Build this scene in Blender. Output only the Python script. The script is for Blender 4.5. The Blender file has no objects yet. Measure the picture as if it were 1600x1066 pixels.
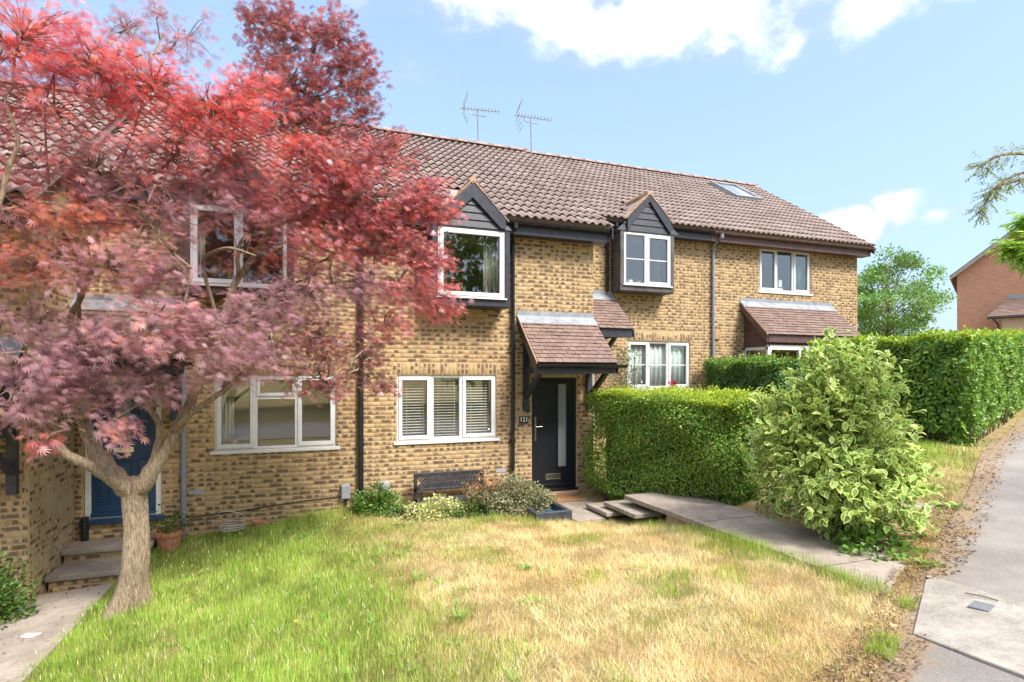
import bpy, bmesh, math, random
import numpy as np
from mathutils import Matrix, Vector

random.seed(7)
RNG = np.random.default_rng(11)
R = math.radians
SC = bpy.context.scene
COL = SC.collection

# ------------------------------------------------------------------ camera
CAM_H = 2.15
YAW = R(20.35)
cd = bpy.data.cameras.new('camera')
cam = bpy.data.objects.new('camera', cd)
COL.objects.link(cam)
cam.location = (0, 0, CAM_H)
cam.rotation_euler = (R(90), 0, -YAW)
cd.sensor_width = 36
cd.lens = 20.03
cd.shift_y = 0.0331
cd.clip_start = 0.05
cd.clip_end = 2000
SC.camera = cam

# ------------------------------------------------------------------ light
SUN_AZ = R(150)       # clockwise from +Y
SUN_EL = R(50)
EXPOSURE = 2.15
SKY_STRENGTH = 0.15

world = bpy.data.worlds.new('World')
SC.world = world
world.use_nodes = True
sd = bpy.data.lights.new('sun', 'SUN')
sun = bpy.data.objects.new('sun', sd)
COL.objects.link(sun)
sd.energy = 1.7
sd.angle = R(18)
sd.color = (1.0, 0.95, 0.87)
sdir = Vector((math.sin(SUN_AZ) * math.cos(SUN_EL), math.cos(SUN_AZ) * math.cos(SUN_EL), math.sin(SUN_EL)))
sun.rotation_euler = sdir.to_track_quat('Z', 'Y').to_euler()
sun.location = sdir * 60

vs = SC.view_settings
vs.view_transform = 'Standard'
vs.look = 'None'
vs.exposure = EXPOSURE
vs.gamma = 1.0
vs.use_curve_mapping = False


def build_world():
    nt = world.node_tree
    nt.nodes.clear()
    N, L = nt.nodes, nt.links
    out = N.new('ShaderNodeOutputWorld')
    bg = N.new('ShaderNodeBackground')
    bg.inputs['Strength'].default_value = SKY_STRENGTH
    L.new(bg.outputs[0], out.inputs[0])
    sky = N.new('ShaderNodeTexSky')
    sky.sky_type = 'NISHITA'
    sky.sun_disc = False
    sky.sun_elevation = SUN_EL
    sky.sun_rotation = SUN_AZ
    sky.altitude = 0
    sky.air_density = 1.0
    sky.dust_density = 1.6
    sky.ozone_density = 1.6
    tc = N.new('ShaderNodeTexCoord')

    def math_(op, a, b=None, clamp=False):
        n = N.new('ShaderNodeMath')
        n.operation = op
        n.use_clamp = clamp
        for i, v in enumerate((a, b)):
            if v is None:
                continue
            if isinstance(v, (int, float)):
                n.inputs[i].default_value = v
            else:
                L.new(v, n.inputs[i])
        return n.outputs[0]

    def dot(vec):
        n = N.new('ShaderNodeVectorMath')
        n.operation = 'DOT_PRODUCT'
        L.new(tc.outputs['Generated'], n.inputs[0])
        n.inputs[1].default_value = vec
        return n.outputs['Value']

    # clouds: soft caps of the sky sphere, broken up by noise (azimuth from +Y clockwise, elevation, half sizes; degrees)
    blobs = [(18, 34, 9, 4.0), (26, 33, 9, 4.6), (33, 31, 8, 3.6), (43, 30.5, 9, 4.4), (50.5, 30.5, 9, 3.8), (60, 31, 8, 3.6),
             (50.6, 12.4, 3.6, 1.9), (54.8, 13.7, 2.1, 2.1), (57.4, 12.6, 2.1, 1.0), (47.8, 12.4, 2.4, 1.4),
             (60.5, 5.5, 2.2, 1.6), (-10, 33, 6, 2.6), (7, 18, 9, 1.6), (22, 19, 4, 1.2),
             (95, 30, 18, 7), (140, 22, 20, 6), (185, 34, 22, 8), (230, 20, 20, 6), (275, 32, 20, 8), (318, 22, 14, 5),
             (75, 55, 16, 8), (170, 60, 22, 10), (300, 62, 20, 9), (115, 10, 12, 3), (205, 9, 14, 3), (260, 11, 14, 3)]
    noise = N.new('ShaderNodeTexNoise')
    noise.inputs['Scale'].default_value = 9.0
    noise.inputs['Detail'].default_value = 9.0
    noise.inputs['Roughness'].default_value = 0.56
    mp = N.new('ShaderNodeMapping')
    mp.inputs['Scale'].default_value = (1, 1, 1.5)
    L.new(tc.outputs['Generated'], mp.inputs['Vector'])
    L.new(mp.outputs[0], noise.inputs['Vector'])
    total = None
    for az, el, sx, sy in blobs:
        a, e = R(az), R(el)
        d = Vector((math.sin(a) * math.cos(e), math.cos(a) * math.cos(e), math.sin(e)))
        r = Vector((math.cos(a), -math.sin(a), 0))
        u = r.cross(d)
        px = math_('MULTIPLY', dot(r), 1 / math.sin(R(sx)))
        py = math_('MULTIPLY', dot(u), 1 / math.sin(R(sy)))
        q = math_('ADD', math_('MULTIPLY', px, px), math_('MULTIPLY', py, py))
        m = math_('SUBTRACT', 1.0, q)
        m = math_('MINIMUM', m, math_('MULTIPLY', math_('SUBTRACT', dot(d), 0.5), 40))
        total = m if total is None else math_('MAXIMUM', total, m)
    # broken cloud bank atop the view goes on overhead, unseen, thickened for fill light
    zz = N.new('ShaderNodeSeparateXYZ')
    L.new(tc.outputs['Generated'], zz.inputs[0])
    over = math_('MINIMUM', math_('MULTIPLY', math_('SUBTRACT', zz.outputs['Z'], 0.54), 5.5), 1.0)
    total = math_('MAXIMUM', total, over)
    total = math_('MAXIMUM', total, -1.2)
    nz = math_('MULTIPLY', math_('SUBTRACT', noise.outputs['Fac'], 0.5), 3.6)
    s = math_('ADD', total, nz)
    ramp = N.new('ShaderNodeMapRange')
    ramp.interpolation_type = 'SMOOTHSTEP'
    ramp.inputs['From Min'].default_value = -0.45
    ramp.inputs['From Max'].default_value = 1.7
    L.new(s, ramp.inputs['Value'])
    # thin haze of high cloud low in the sky
    hz = N.new('ShaderNodeSeparateXYZ')
    L.new(tc.outputs['Generated'], hz.inputs[0])
    haze = N.new('ShaderNodeMapRange')
    haze.inputs['From Min'].default_value = 0.02
    haze.inputs['From Max'].default_value = 0.75
    haze.inputs['To Min'].default_value = 0.80
    haze.inputs['To Max'].default_value = 0.28
    L.new(hz.outputs['Z'], haze.inputs['Value'])
    WH = 1.0 / (SKY_STRENGTH * 2 ** EXPOSURE)
    mixh = N.new('ShaderNodeMix')
    mixh.data_type = 'RGBA'
    L.new(haze.outputs[0], mixh.inputs['Factor'])
    gain = N.new('ShaderNodeVectorMath')
    gain.operation = 'SCALE'
    gain.inputs['Scale'].default_value = SKY_GAIN
    L.new(sky.outputs[0], gain.inputs[0])
    L.new(gain.outputs[0], mixh.inputs[6])
    mixh.inputs[7].default_value = (0.535 * WH, 0.75 * WH, 1.01 * WH, 1)
    mixc = N.new('ShaderNodeMix')
    mixc.data_type = 'RGBA'
    L.new(math_('MULTIPLY', ramp.outputs[0], 0.93), mixc.inputs['Factor'])
    L.new(mixh.outputs[2], mixc.inputs[6])
    n2 = N.new('ShaderNodeTexNoise')
    n2.inputs['Scale'].default_value = 16.0
    n2.inputs['Detail'].default_value = 6.0
    L.new(mp.outputs[0], n2.inputs['Vector'])
    cl = N.new('ShaderNodeMapRange')
    cl.inputs['From Min'].default_value = 0.35
    cl.inputs['From Max'].default_value = 0.65
    cl.inputs['To Min'].default_value = 0.84 * WH
    cl.inputs['To Max'].default_value = 2.7 * WH
    L.new(math_('MULTIPLY', math_('ADD', n2.outputs['Fac'], math_('MULTIPLY', ramp.outputs[0], 0.9)), 0.55), cl.inputs['Value'])
    tint = N.new('ShaderNodeVectorMath')
    tint.operation = 'SCALE'
    tint.inputs[0].default_value = (0.975, 0.985, 1.02)
    L.new(cl.outputs[0], tint.inputs['Scale'])
    L.new(tint.outputs[0], mixc.inputs[7])
    L.new(mixc.outputs[2], bg.inputs['Color'])


SKY_GAIN = 0.62
build_world()

# ------------------------------------------------------------------ materials
MATS = {}


def mat(name):
    m = bpy.data.materials.new(name)
    m.use_nodes = True
    nt = m.node_tree
    b = nt.nodes['Principled BSDF']
    MATS[name] = m
    return m, nt, b


def node(nt, typ, **kw):
    n = nt.nodes.new(typ)
    for k, v in kw.items():
        setattr(n, k, v)
    return n


def mixrgb(nt, fac, a, b, blend='MIX'):
    n = nt.nodes.new('ShaderNodeMix')
    n.data_type = 'RGBA'
    n.blend_type = blend
    for sock, v in ((n.inputs['Factor'], fac), (n.inputs[6], a), (n.inputs[7], b)):
        if isinstance(v, (int, float)):
            sock.default_value = v
        elif isinstance(v, tuple):
            sock.default_value = (*v[:3], 1)
        else:
            nt.links.new(v, sock)
    return n.outputs[2]


def mth(nt, op, a, b=None, clamp=False):
    n = nt.nodes.new('ShaderNodeMath')
    n.operation = op
    n.use_clamp = clamp
    for i, v in enumerate((a, b)):
        if v is None:
            continue
        if isinstance(v, (int, float)):
            n.inputs[i].default_value = v
        else:
            nt.links.new(v, n.inputs[i])
    return n.outputs[0]


def rng_(nt, v, a, b, c=0.0, d=1.0, smooth=True):
    n = nt.nodes.new('ShaderNodeMapRange')
    if smooth:
        n.interpolation_type = 'SMOOTHSTEP'
    n.inputs['From Min'].default_value = a
    n.inputs['From Max'].default_value = b
    n.inputs['To Min'].default_value = c
    n.inputs['To Max'].default_value = d
    nt.links.new(v, n.inputs['Value'])
    return n.outputs[0]


def noise_(nt, scale, detail=4, rough=0.55, vec=None, pos=True):
    n = nt.nodes.new('ShaderNodeTexNoise')
    n.inputs['Scale'].default_value = scale
    n.inputs['Detail'].default_value = detail
    n.inputs['Roughness'].default_value = rough
    if vec is None:
        g = nt.nodes.new('ShaderNodeNewGeometry')
        vec = g.outputs['Position']
    nt.links.new(vec, n.inputs['Vector'])
    return n.outputs['Fac']


def bump_(nt, bsdf, height, strength=0.3, dist=0.01):
    n = nt.nodes.new('ShaderNodeBump')
    n.inputs['Strength'].default_value = strength
    n.inputs['Distance'].default_value = dist
    nt.links.new(height, n.inputs['Height'])
    nt.links.new(n.outputs[0], bsdf.inputs['Normal'])


def simple(name, c1, c2=None, scale=8, rough=0.6, bump=0.0, bscale=80, metal=0.0, spec=0.4, detail=5):
    m, nt, b = mat(name)
    b.inputs['Roughness'].default_value = rough
    b.inputs['Metallic'].default_value = metal
    b.inputs['Specular IOR Level'].default_value = spec
    if c2 is None:
        c2 = tuple(v * 0.8 for v in c1)
    f = rng_(nt, noise_(nt, scale, detail, 0.6), 0.32, 0.68)
    nt.links.new(mixrgb(nt, f, c1, c2), b.inputs['Base Color'])
    if bump:
        bump_(nt, b, noise_(nt, bscale, 4), bump, 0.01)
    return m


def make_mats():
    # mottled yellow stock brick: every brick carries its own burnt patches
    m, nt, b = mat('brick')
    at = node(nt, 'ShaderNodeAttribute', attribute_name='bk')
    sep = node(nt, 'ShaderNodeSeparateColor')
    nt.links.new(at.outputs['Color'], sep.inputs[0])
    u0, u1, dark, tone = sep.outputs[0], sep.outputs[1], sep.outputs[2], at.outputs['Alpha']
    uvn = node(nt, 'ShaderNodeUVMap', uv_map='UVMap')
    sx = node(nt, 'ShaderNodeSeparateXYZ')
    nt.links.new(uvn.outputs[0], sx.inputs[0])
    j = mth(nt, 'MULTIPLY', mth(nt, 'SUBTRACT', noise_(nt, 55, 3), 0.5), 0.20)
    u = mth(nt, 'ADD', sx.outputs[0], j)
    v = mth(nt, 'ADD', sx.outputs[1], mth(nt, 'MULTIPLY', j, 1.6))
    mirrored = mth(nt, 'GREATER_THAN', tone, 1.0)
    flip = mth(nt, 'MULTIPLY', mirrored, mth(nt, 'GREATER_THAN', u, 0.5))
    u2 = mth(nt, 'ADD', mth(nt, 'MULTIPLY', u, mth(nt, 'SUBTRACT', 1.0, flip)), mth(nt, 'MULTIPLY', mth(nt, 'SUBTRACT', 1.0, u), flip))
    def step(x, e):
        s = mth(nt, 'ADD', mth(nt, 'MULTIPLY', mth(nt, 'SUBTRACT', x, e), 14.0), 0.5, True)
        return s
    mu = mth(nt, 'MULTIPLY', step(u2, u0), mth(nt, 'SUBTRACT', 1.0, step(u2, u1)))
    mv = mth(nt, 'MULTIPLY', rng_(nt, v, 0.08, 0.24), rng_(nt, v, 0.78, 0.94, 1.0, 0.0))
    mask = mth(nt, 'MULTIPLY', mth(nt, 'MULTIPLY', mu, mv), dark)
    mask = mth(nt, 'MULTIPLY', mask, rng_(nt, noise_(nt, 30, 3), 0.25, 0.5, 0.55, 1.0))
    tn = mth(nt, 'FRACT', tone)
    base = mixrgb(nt, tn, (0.43, 0.287, 0.143), (0.325, 0.198, 0.096))
    base = mixrgb(nt, rng_(nt, noise_(nt, 26, 5, 0.65), 0.35, 0.75), base, (0.51, 0.385, 0.23))
    base = mixrgb(nt, rng_(nt, noise_(nt, 0.9, 4, 0.6), 0.52, 0.75, 0, 0.35), base, (0.34, 0.20, 0.10))
    col = mixrgb(nt, mask, base, (0.105, 0.072, 0.055))
    nt.links.new(col, b.inputs['Base Color'])
    b.inputs['Roughness'].default_value = 0.85
    b.inputs['Specular IOR Level'].default_value = 0.2
    bump_(nt, b, noise_(nt, 120, 4), 0.35, 0.006)

    simple('mortar', (0.38, 0.285, 0.165), (0.46, 0.36, 0.225), 3.0, 0.95, 0.4, 150, spec=0.1)

    # wavy concrete roof tiles, each tile its own tone
    for nm, ca, cb, cc, lich in (('roof_tile', (0.225, 0.168, 0.152), (0.315, 0.25, 0.23), (0.155, 0.11, 0.097), 0.5),
                                 ('plain_tile', (0.165, 0.107, 0.088), (0.225, 0.153, 0.127), (0.12, 0.08, 0.065), 0.75)):
        m, nt, b = mat(nm)
        oi = node(nt, 'ShaderNodeObjectInfo')
        r = oi.outputs['Random']
        c = mixrgb(nt, r, ca, cb)
        c = mixrgb(nt, rng_(nt, noise_(nt, 7, 6, 0.65), 0.45, 0.8, 0, 0.8), c, cc)
        c = mixrgb(nt, rng_(nt, noise_(nt, 38, 5, 0.7), 0.60, 0.74, 0, lich), c, (0.42, 0.36, 0.32))
        nt.links.new(c, b.inputs['Base Color'])
        b.inputs['Roughness'].default_value = 0.8
        b.inputs['Specular IOR Level'].default_value = 0.3
        bump_(nt, b, noise_(nt, 140, 4), 0.3, 0.005)
    simple('ridge_tile', (0.27, 0.17, 0.14), (0.40, 0.29, 0.25), 6, 0.85, 0.3)
    simple('verge_mortar', (0.34, 0.185, 0.105), (0.42, 0.28, 0.185), 9, 0.9, 0.4)
    simple('black_paint', (0.024, 0.025, 0.036), (0.040, 0.041, 0.054), 10, 0.42, 0.15, 60)
    simple('weathered_black_paint', (0.052, 0.047, 0.050), (0.10, 0.092, 0.095), 5, 0.6, 0.2, 60)
    simple('brown_paint', (0.085, 0.045, 0.042), (0.12, 0.07, 0.065), 6, 0.55, 0.15, 50)
    simple('black_plastic', (0.012, 0.012, 0.015), (0.02, 0.02, 0.025), 10, 0.3)
    simple('grey_plastic', (0.27, 0.28, 0.31), (0.33, 0.34, 0.37), 6, 0.5)
    simple('shadow_line_grey', (0.16, 0.16, 0.165), None, 6, 0.6)
    simple('grey_timber', (0.24, 0.22, 0.22), (0.32, 0.295, 0.29), 6, 0.7)
    simple('pipe_grey', (0.19, 0.20, 0.24), (0.24, 0.25, 0.29), 6, 0.45)
    simple('upvc', (0.66, 0.66, 0.67), (0.60, 0.60, 0.61), 5, 0.3)
    simple('white_wood', (0.74, 0.73, 0.70), (0.62, 0.60, 0.57), 6, 0.5)
    simple('blue_paint', (0.010, 0.040, 0.105), (0.013, 0.050, 0.125), 9, 0.35)
    simple('door_black', (0.009, 0.010, 0.014), (0.013, 0.014, 0.019), 14, 0.38, 0.12, 90)
    simple('chrome', (0.62, 0.60, 0.55), (0.55, 0.53, 0.48), 10, 0.25, metal=1.0)
    simple('lead', (0.20, 0.215, 0.24), (0.30, 0.315, 0.34), 7, 0.5, 0.2, 30, metal=0.1)
    simple('room_wall', (0.62, 0.56, 0.46), (0.56, 0.50, 0.41), 2, 0.9)
    simple('room_floor', (0.18, 0.12, 0.08), (0.15, 0.10, 0.07), 2, 0.7)
    simple('blind_white', (0.82, 0.80, 0.74), (0.76, 0.74, 0.68), 4, 0.5)
    simple('curtain_cloth', (0.80, 0.77, 0.68), (0.72, 0.69, 0.60), 4, 0.9)
    simple('teal_cloth', (0.16, 0.34, 0.31), (0.12, 0.28, 0.26), 4, 0.9)
    simple('wood_orange', (0.52, 0.26, 0.09), (0.46, 0.22, 0.075), 6, 0.5)
    simple('card', (0.55, 0.40, 0.22), (0.48, 0.34, 0.18), 4, 0.7)
    simple('terracotta', (0.40, 0.145, 0.07), (0.48, 0.24, 0.15), 12, 0.85, 0.2)
    simple('coir', (0.26, 0.125, 0.05), (0.36, 0.19, 0.085), 60, 1.0, 0.8, 200)
    simple('aerial_metal', (0.34, 0.34, 0.35), (0.26, 0.26, 0.27), 6, 0.4, metal=0.6)
    simple('bench_iron', (0.020, 0.021, 0.028), (0.04, 0.04, 0.05), 12, 0.5, 0.1)
    simple('hose_white', (0.42, 0.39, 0.33), (0.34, 0.31, 0.26), 12, 0.5)
    simple('blue_glaze', (0.02, 0.11, 0.22), (0.04, 0.18, 0.30), 12, 0.2)
    simple('planter_paint', (0.030, 0.034, 0.045), (0.05, 0.055, 0.07), 8, 0.5)
    simple('plaque_black', (0.01, 0.012, 0.016), None, 5, 0.3)
    simple('digit_white', (0.78, 0.80, 0.84), None, 5, 0.5)
    simple('dead_leaf', (0.30, 0.16, 0.075), (0.40, 0.25, 0.13), 8, 0.9)
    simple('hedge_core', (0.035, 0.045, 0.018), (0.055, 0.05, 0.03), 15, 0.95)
    simple('twig_wood', (0.10, 0.066, 0.042), (0.16, 0.11, 0.075), 15, 0.9)
    simple('cover_metal', (0.16, 0.165, 0.18), (0.20, 0.205, 0.22), 20, 0.55, metal=0.3)
    simple('soil', (0.13, 0.085, 0.055), (0.075, 0.05, 0.035), 5, 1.0, 0.8, 40)
    simple('stone_white', (0.68, 0.66, 0.62), (0.55, 0.53, 0.5), 8, 0.7)
    simple('roof_white', (0.62, 0.66, 0.72), None, 8, 0.4)

    # maple bark
    m, nt, b = mat('bark')
    g = node(nt, 'ShaderNodeNewGeometry')
    mp = node(nt, 'ShaderNodeMapping')
    mp.inputs['Scale'].default_value = (1, 1, 0.20)
    nt.links.new(g.outputs['Position'], mp.inputs['Vector'])
    n1 = noise_(nt, 48, 9, 0.7, mp.outputs[0])
    n2 = noise_(nt, 3.2, 5, 0.6)
    c = mixrgb(nt, rng_(nt, n1, 0.33, 0.64), (0.20, 0.14, 0.092), (0.47, 0.36, 0.25))
    c = mixrgb(nt, rng_(nt, n2, 0.48, 0.72, 0, 0.6), c, (0.36, 0.32, 0.22))
    nt.links.new(c, b.inputs['Base Color'])
    b.inputs['Roughness'].default_value = 0.9
    b.inputs['Specular IOR Level'].default_value = 0.2
    bump_(nt, b, n1, 1.0, 0.05)

    # precast concrete slabs
    m, nt, b = mat('concrete')
    c = mixrgb(nt, rng_(nt, noise_(nt, 3.0, 6, 0.65), 0.33, 0.7), (0.215, 0.175, 0.14), (0.345, 0.29, 0.24))
    c = mixrgb(nt, rng_(nt, noise_(nt, 9, 8, 0.78), 0.50, 0.68, 0, 0.8), c, (0.125, 0.10, 0.078))
    c = mixrgb(nt, rng_(nt, noise_(nt, 30, 5, 0.8), 0.58, 0.66, 0, 0.75), c, (0.46, 0.42, 0.36))
    oi = node(nt, 'ShaderNodeObjectInfo')
    c = mixrgb(nt, mth(nt, 'MULTIPLY', oi.outputs['Random'], 0.3), c, (0.36, 0.30, 0.25))
    nt.links.new(c, b.inputs['Base Color'])
    b.inputs['Roughness'].default_value = 0.9
    bump_(nt, b, noise_(nt, 130, 6, 0.7), 0.5, 0.006)

    m, nt, b = mat('pale_concrete')
    c = mixrgb(nt, rng_(nt, noise_(nt, 2.2, 7, 0.7), 0.33, 0.68), (0.20, 0.175, 0.15), (0.37, 0.335, 0.295))
    c = mixrgb(nt, rng_(nt, noise_(nt, 9, 7, 0.75), 0.55, 0.70, 0, 0.6), c, (0.15, 0.13, 0.11))
    c = mixrgb(nt, rng_(nt, noise_(nt, 52, 5, 0.85), 0.50, 0.64, 0, 0.75), c, (0.44, 0.41, 0.38))
    nt.links.new(c, b.inputs['Base Color'])
    b.inputs['Roughness'].default_value = 0.9
    bump_(nt, b, noise_(nt, 190, 5, 0.75), 0.7, 0.006)

    m, nt, b = mat('asphalt')
    c = mixrgb(nt, rng_(nt, noise_(nt, 1.3, 6, 0.65), 0.35, 0.7), (0.20, 0.178, 0.163), (0.29, 0.262, 0.243))
    c = mixrgb(nt, rng_(nt, noise_(nt, 75, 5, 0.85), 0.50, 0.66), c, (0.38, 0.345, 0.32))
    c = mixrgb(nt, rng_(nt, noise_(nt, 62, 5, 0.85), 0.56, 0.66), c, (0.095, 0.085, 0.08))
    uvn = node(nt, 'ShaderNodeUVMap', uv_map='UVMap')
    sx = node(nt, 'ShaderNodeSeparateXYZ')
    nt.links.new(uvn.outputs[0], sx.inputs[0])
    e = mth(nt, 'ADD', sx.outputs[0], mth(nt, 'MULTIPLY', mth(nt, 'SUBTRACT', noise_(nt, 4.5, 8, 0.7), 0.5), 0.9))
    dirt = mixrgb(nt, rng_(nt, noise_(nt, 40, 6, 0.75), 0.4, 0.66), (0.33, 0.235, 0.14), (0.16, 0.105, 0.065))
    c = mixrgb(nt, rng_(nt, e, 0.0, 0.24, 0.95, 0.0), c, dirt)
    nt.links.new(c, b.inputs['Base Color'])
    b.inputs['Roughness'].default_value = 0.92
    bump_(nt, b, noise_(nt, 210, 3, 0.8), 0.9, 0.008)

    # ground: dry soil and thatch under the grass
    m, nt, b = mat('ground')
    c = mixrgb(nt, rng_(nt, noise_(nt, 1.1, 6, 0.6), 0.4, 0.62), (0.42, 0.31, 0.16), (0.28, 0.25, 0.09))
    c = mixrgb(nt, rng_(nt, noise_(nt, 26, 6, 0.75), 0.48, 0.72), c, (0.22, 0.15, 0.085))
    c = mixrgb(nt, rng_(nt, noise_(nt, 80, 4, 0.75), 0.55, 0.7, 0, 0.8), c, (0.52, 0.41, 0.25))
    nt.links.new(c, b.inputs['Base Color'])
    b.inputs['Roughness'].default_value = 1.0
    b.inputs['Specular IOR Level'].default_value = 0.05
    bump_(nt, b, noise_(nt, 45, 6, 0.75), 1.0, 0.03)

    # distant red brick (too far to tell the bricks apart)
    m, nt, b = mat('red_brick')
    tcn = node(nt, 'ShaderNodeUVMap', uv_map='UVMap')
    bt = node(nt, 'ShaderNodeTexBrick')
    bt.inputs['Scale'].default_value = 1.0
    bt.inputs['Brick Width'].default_value = 0.225
    bt.inputs['Row Height'].default_value = 0.075
    bt.inputs['Mortar Size'].default_value = 0.008
    bt.inputs['Color1'].default_value = (0.46, 0.20, 0.12, 1)
    bt.inputs['Color2'].default_value = (0.35, 0.145, 0.088, 1)
    bt.inputs['Mortar'].default_value = (0.42, 0.33, 0.26, 1)
    nt.links.new(tcn.outputs[0], bt.inputs['Vector'])
    c = mixrgb(nt, rng_(nt, noise_(nt, 2.5, 6, 0.7), 0.4, 0.7, 0, 0.5), bt.outputs['Color'], (0.46, 0.24, 0.15))
    nt.links.new(c, b.inputs['Base Color'])
    b.inputs['Roughness'].default_value = 0.9

    # window glass: clear with mirror reflection growing at grazing angles
    def glass(nm, tint, boost):
        m, nt, b = mat(nm)
        nt.nodes.remove(b)
        out = [n for n in nt.nodes if n.type == 'OUTPUT_MATERIAL'][0]
        tr = node(nt, 'ShaderNodeBsdfTransparent')
        tr.inputs[0].default_value = (*tint, 1)
        gl = node(nt, 'ShaderNodeBsdfGlossy')
        gl.inputs['Roughness'].default_value = 0.01
        g = node(nt, 'ShaderNodeNewGeometry')
        dp = node(nt, 'ShaderNodeVectorMath', operation='DOT_PRODUCT')
        nt.links.new(g.outputs['Normal'], dp.inputs[0])
        nt.links.new(g.outputs['Incoming'], dp.inputs[1])
        c1 = mth(nt, 'SUBTRACT', 1.0, mth(nt, 'ABSOLUTE', dp.outputs['Value']), True)
        f = mth(nt, 'ADD', 0.04, mth(nt, 'MULTIPLY', mth(nt, 'POWER', c1, 5.0), 0.96))
        f = mth(nt, 'MULTIPLY', f, boost, True)
        mx = node(nt, 'ShaderNodeMixShader')
        nt.links.new(f, mx.inputs[0])
        nt.links.new(tr.outputs[0], mx.inputs[1])
        nt.links.new(gl.outputs[0], mx.inputs[2])
        nt.links.new(mx.outputs[0], out.inputs[0])
    glass('glass', (0.95, 0.97, 0.96), 2.9)
    m, nt, b = mat('frosted_glass')
    b.inputs['Base Color'].default_value = (0.22, 0.24, 0.25, 1)
    b.inputs['Roughness'].default_value = 0.22
    # net curtain
    m, nt, b = mat('net_curtain')
    tcn = node(nt, 'ShaderNodeUVMap', uv_map='UVMap')
    vor = node(nt, 'ShaderNodeTexVoronoi')
    vor.inputs['Scale'].default_value = 26
    vor.inputs['Randomness'].default_value = 0.15
    nt.links.new(tcn.outputs[0], vor.inputs['Vector'])
    c = mixrgb(nt, rng_(nt, vor.outputs['Distance'], 0.25, 0.45), (0.42, 0.47, 0.48), (0.80, 0.83, 0.83))
    nt.links.new(c, b.inputs['Base Color'])
    b.inputs['Roughness'].default_value = 0.9

    # leaves and blades: colour of each leaf from its own attribute
    def leafy(nm, transl, rough, spec, edge=None):
        m, nt, b = mat(nm)
        out = [n for n in nt.nodes if n.type == 'OUTPUT_MATERIAL'][0]
        at = node(nt, 'ShaderNodeAttribute', attribute_name='col')
        c = at.outputs['Color']
        if edge:
            e = mth(nt, 'ADD', at.outputs['Alpha'], mth(nt, 'MULTIPLY', mth(nt, 'SUBTRACT', noise_(nt, 60, 3), 0.5), 0.5))
            c = mixrgb(nt, rng_(nt, e, 0.66, 0.79), c, edge)
        nt.links.new(c, b.inputs['Base Color'])
        b.inputs['Roughness'].default_value = rough
        b.inputs['Specular IOR Level'].default_value = spec
        tl = node(nt, 'ShaderNodeBsdfTranslucent')
        nt.links.new(c, tl.inputs[0])
        mx = node(nt, 'ShaderNodeMixShader')
        mx.inputs[0].default_value = transl
        nt.links.new(b.outputs[0], mx.inputs[1])
        nt.links.new(tl.outputs[0], mx.inputs[2])
        nt.links.new(mx.outputs[0], out.inputs[0])
    leafy('leaf', 0.35, 0.42, 0.5)
    leafy('maple_leaf', 0.42, 0.36, 0.75)
    leafy('blade', 0.35, 0.65, 0.2)
    leafy('variegated_leaf', 0.30, 0.45, 0.4, (0.66, 0.72, 0.24))


make_mats()

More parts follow.
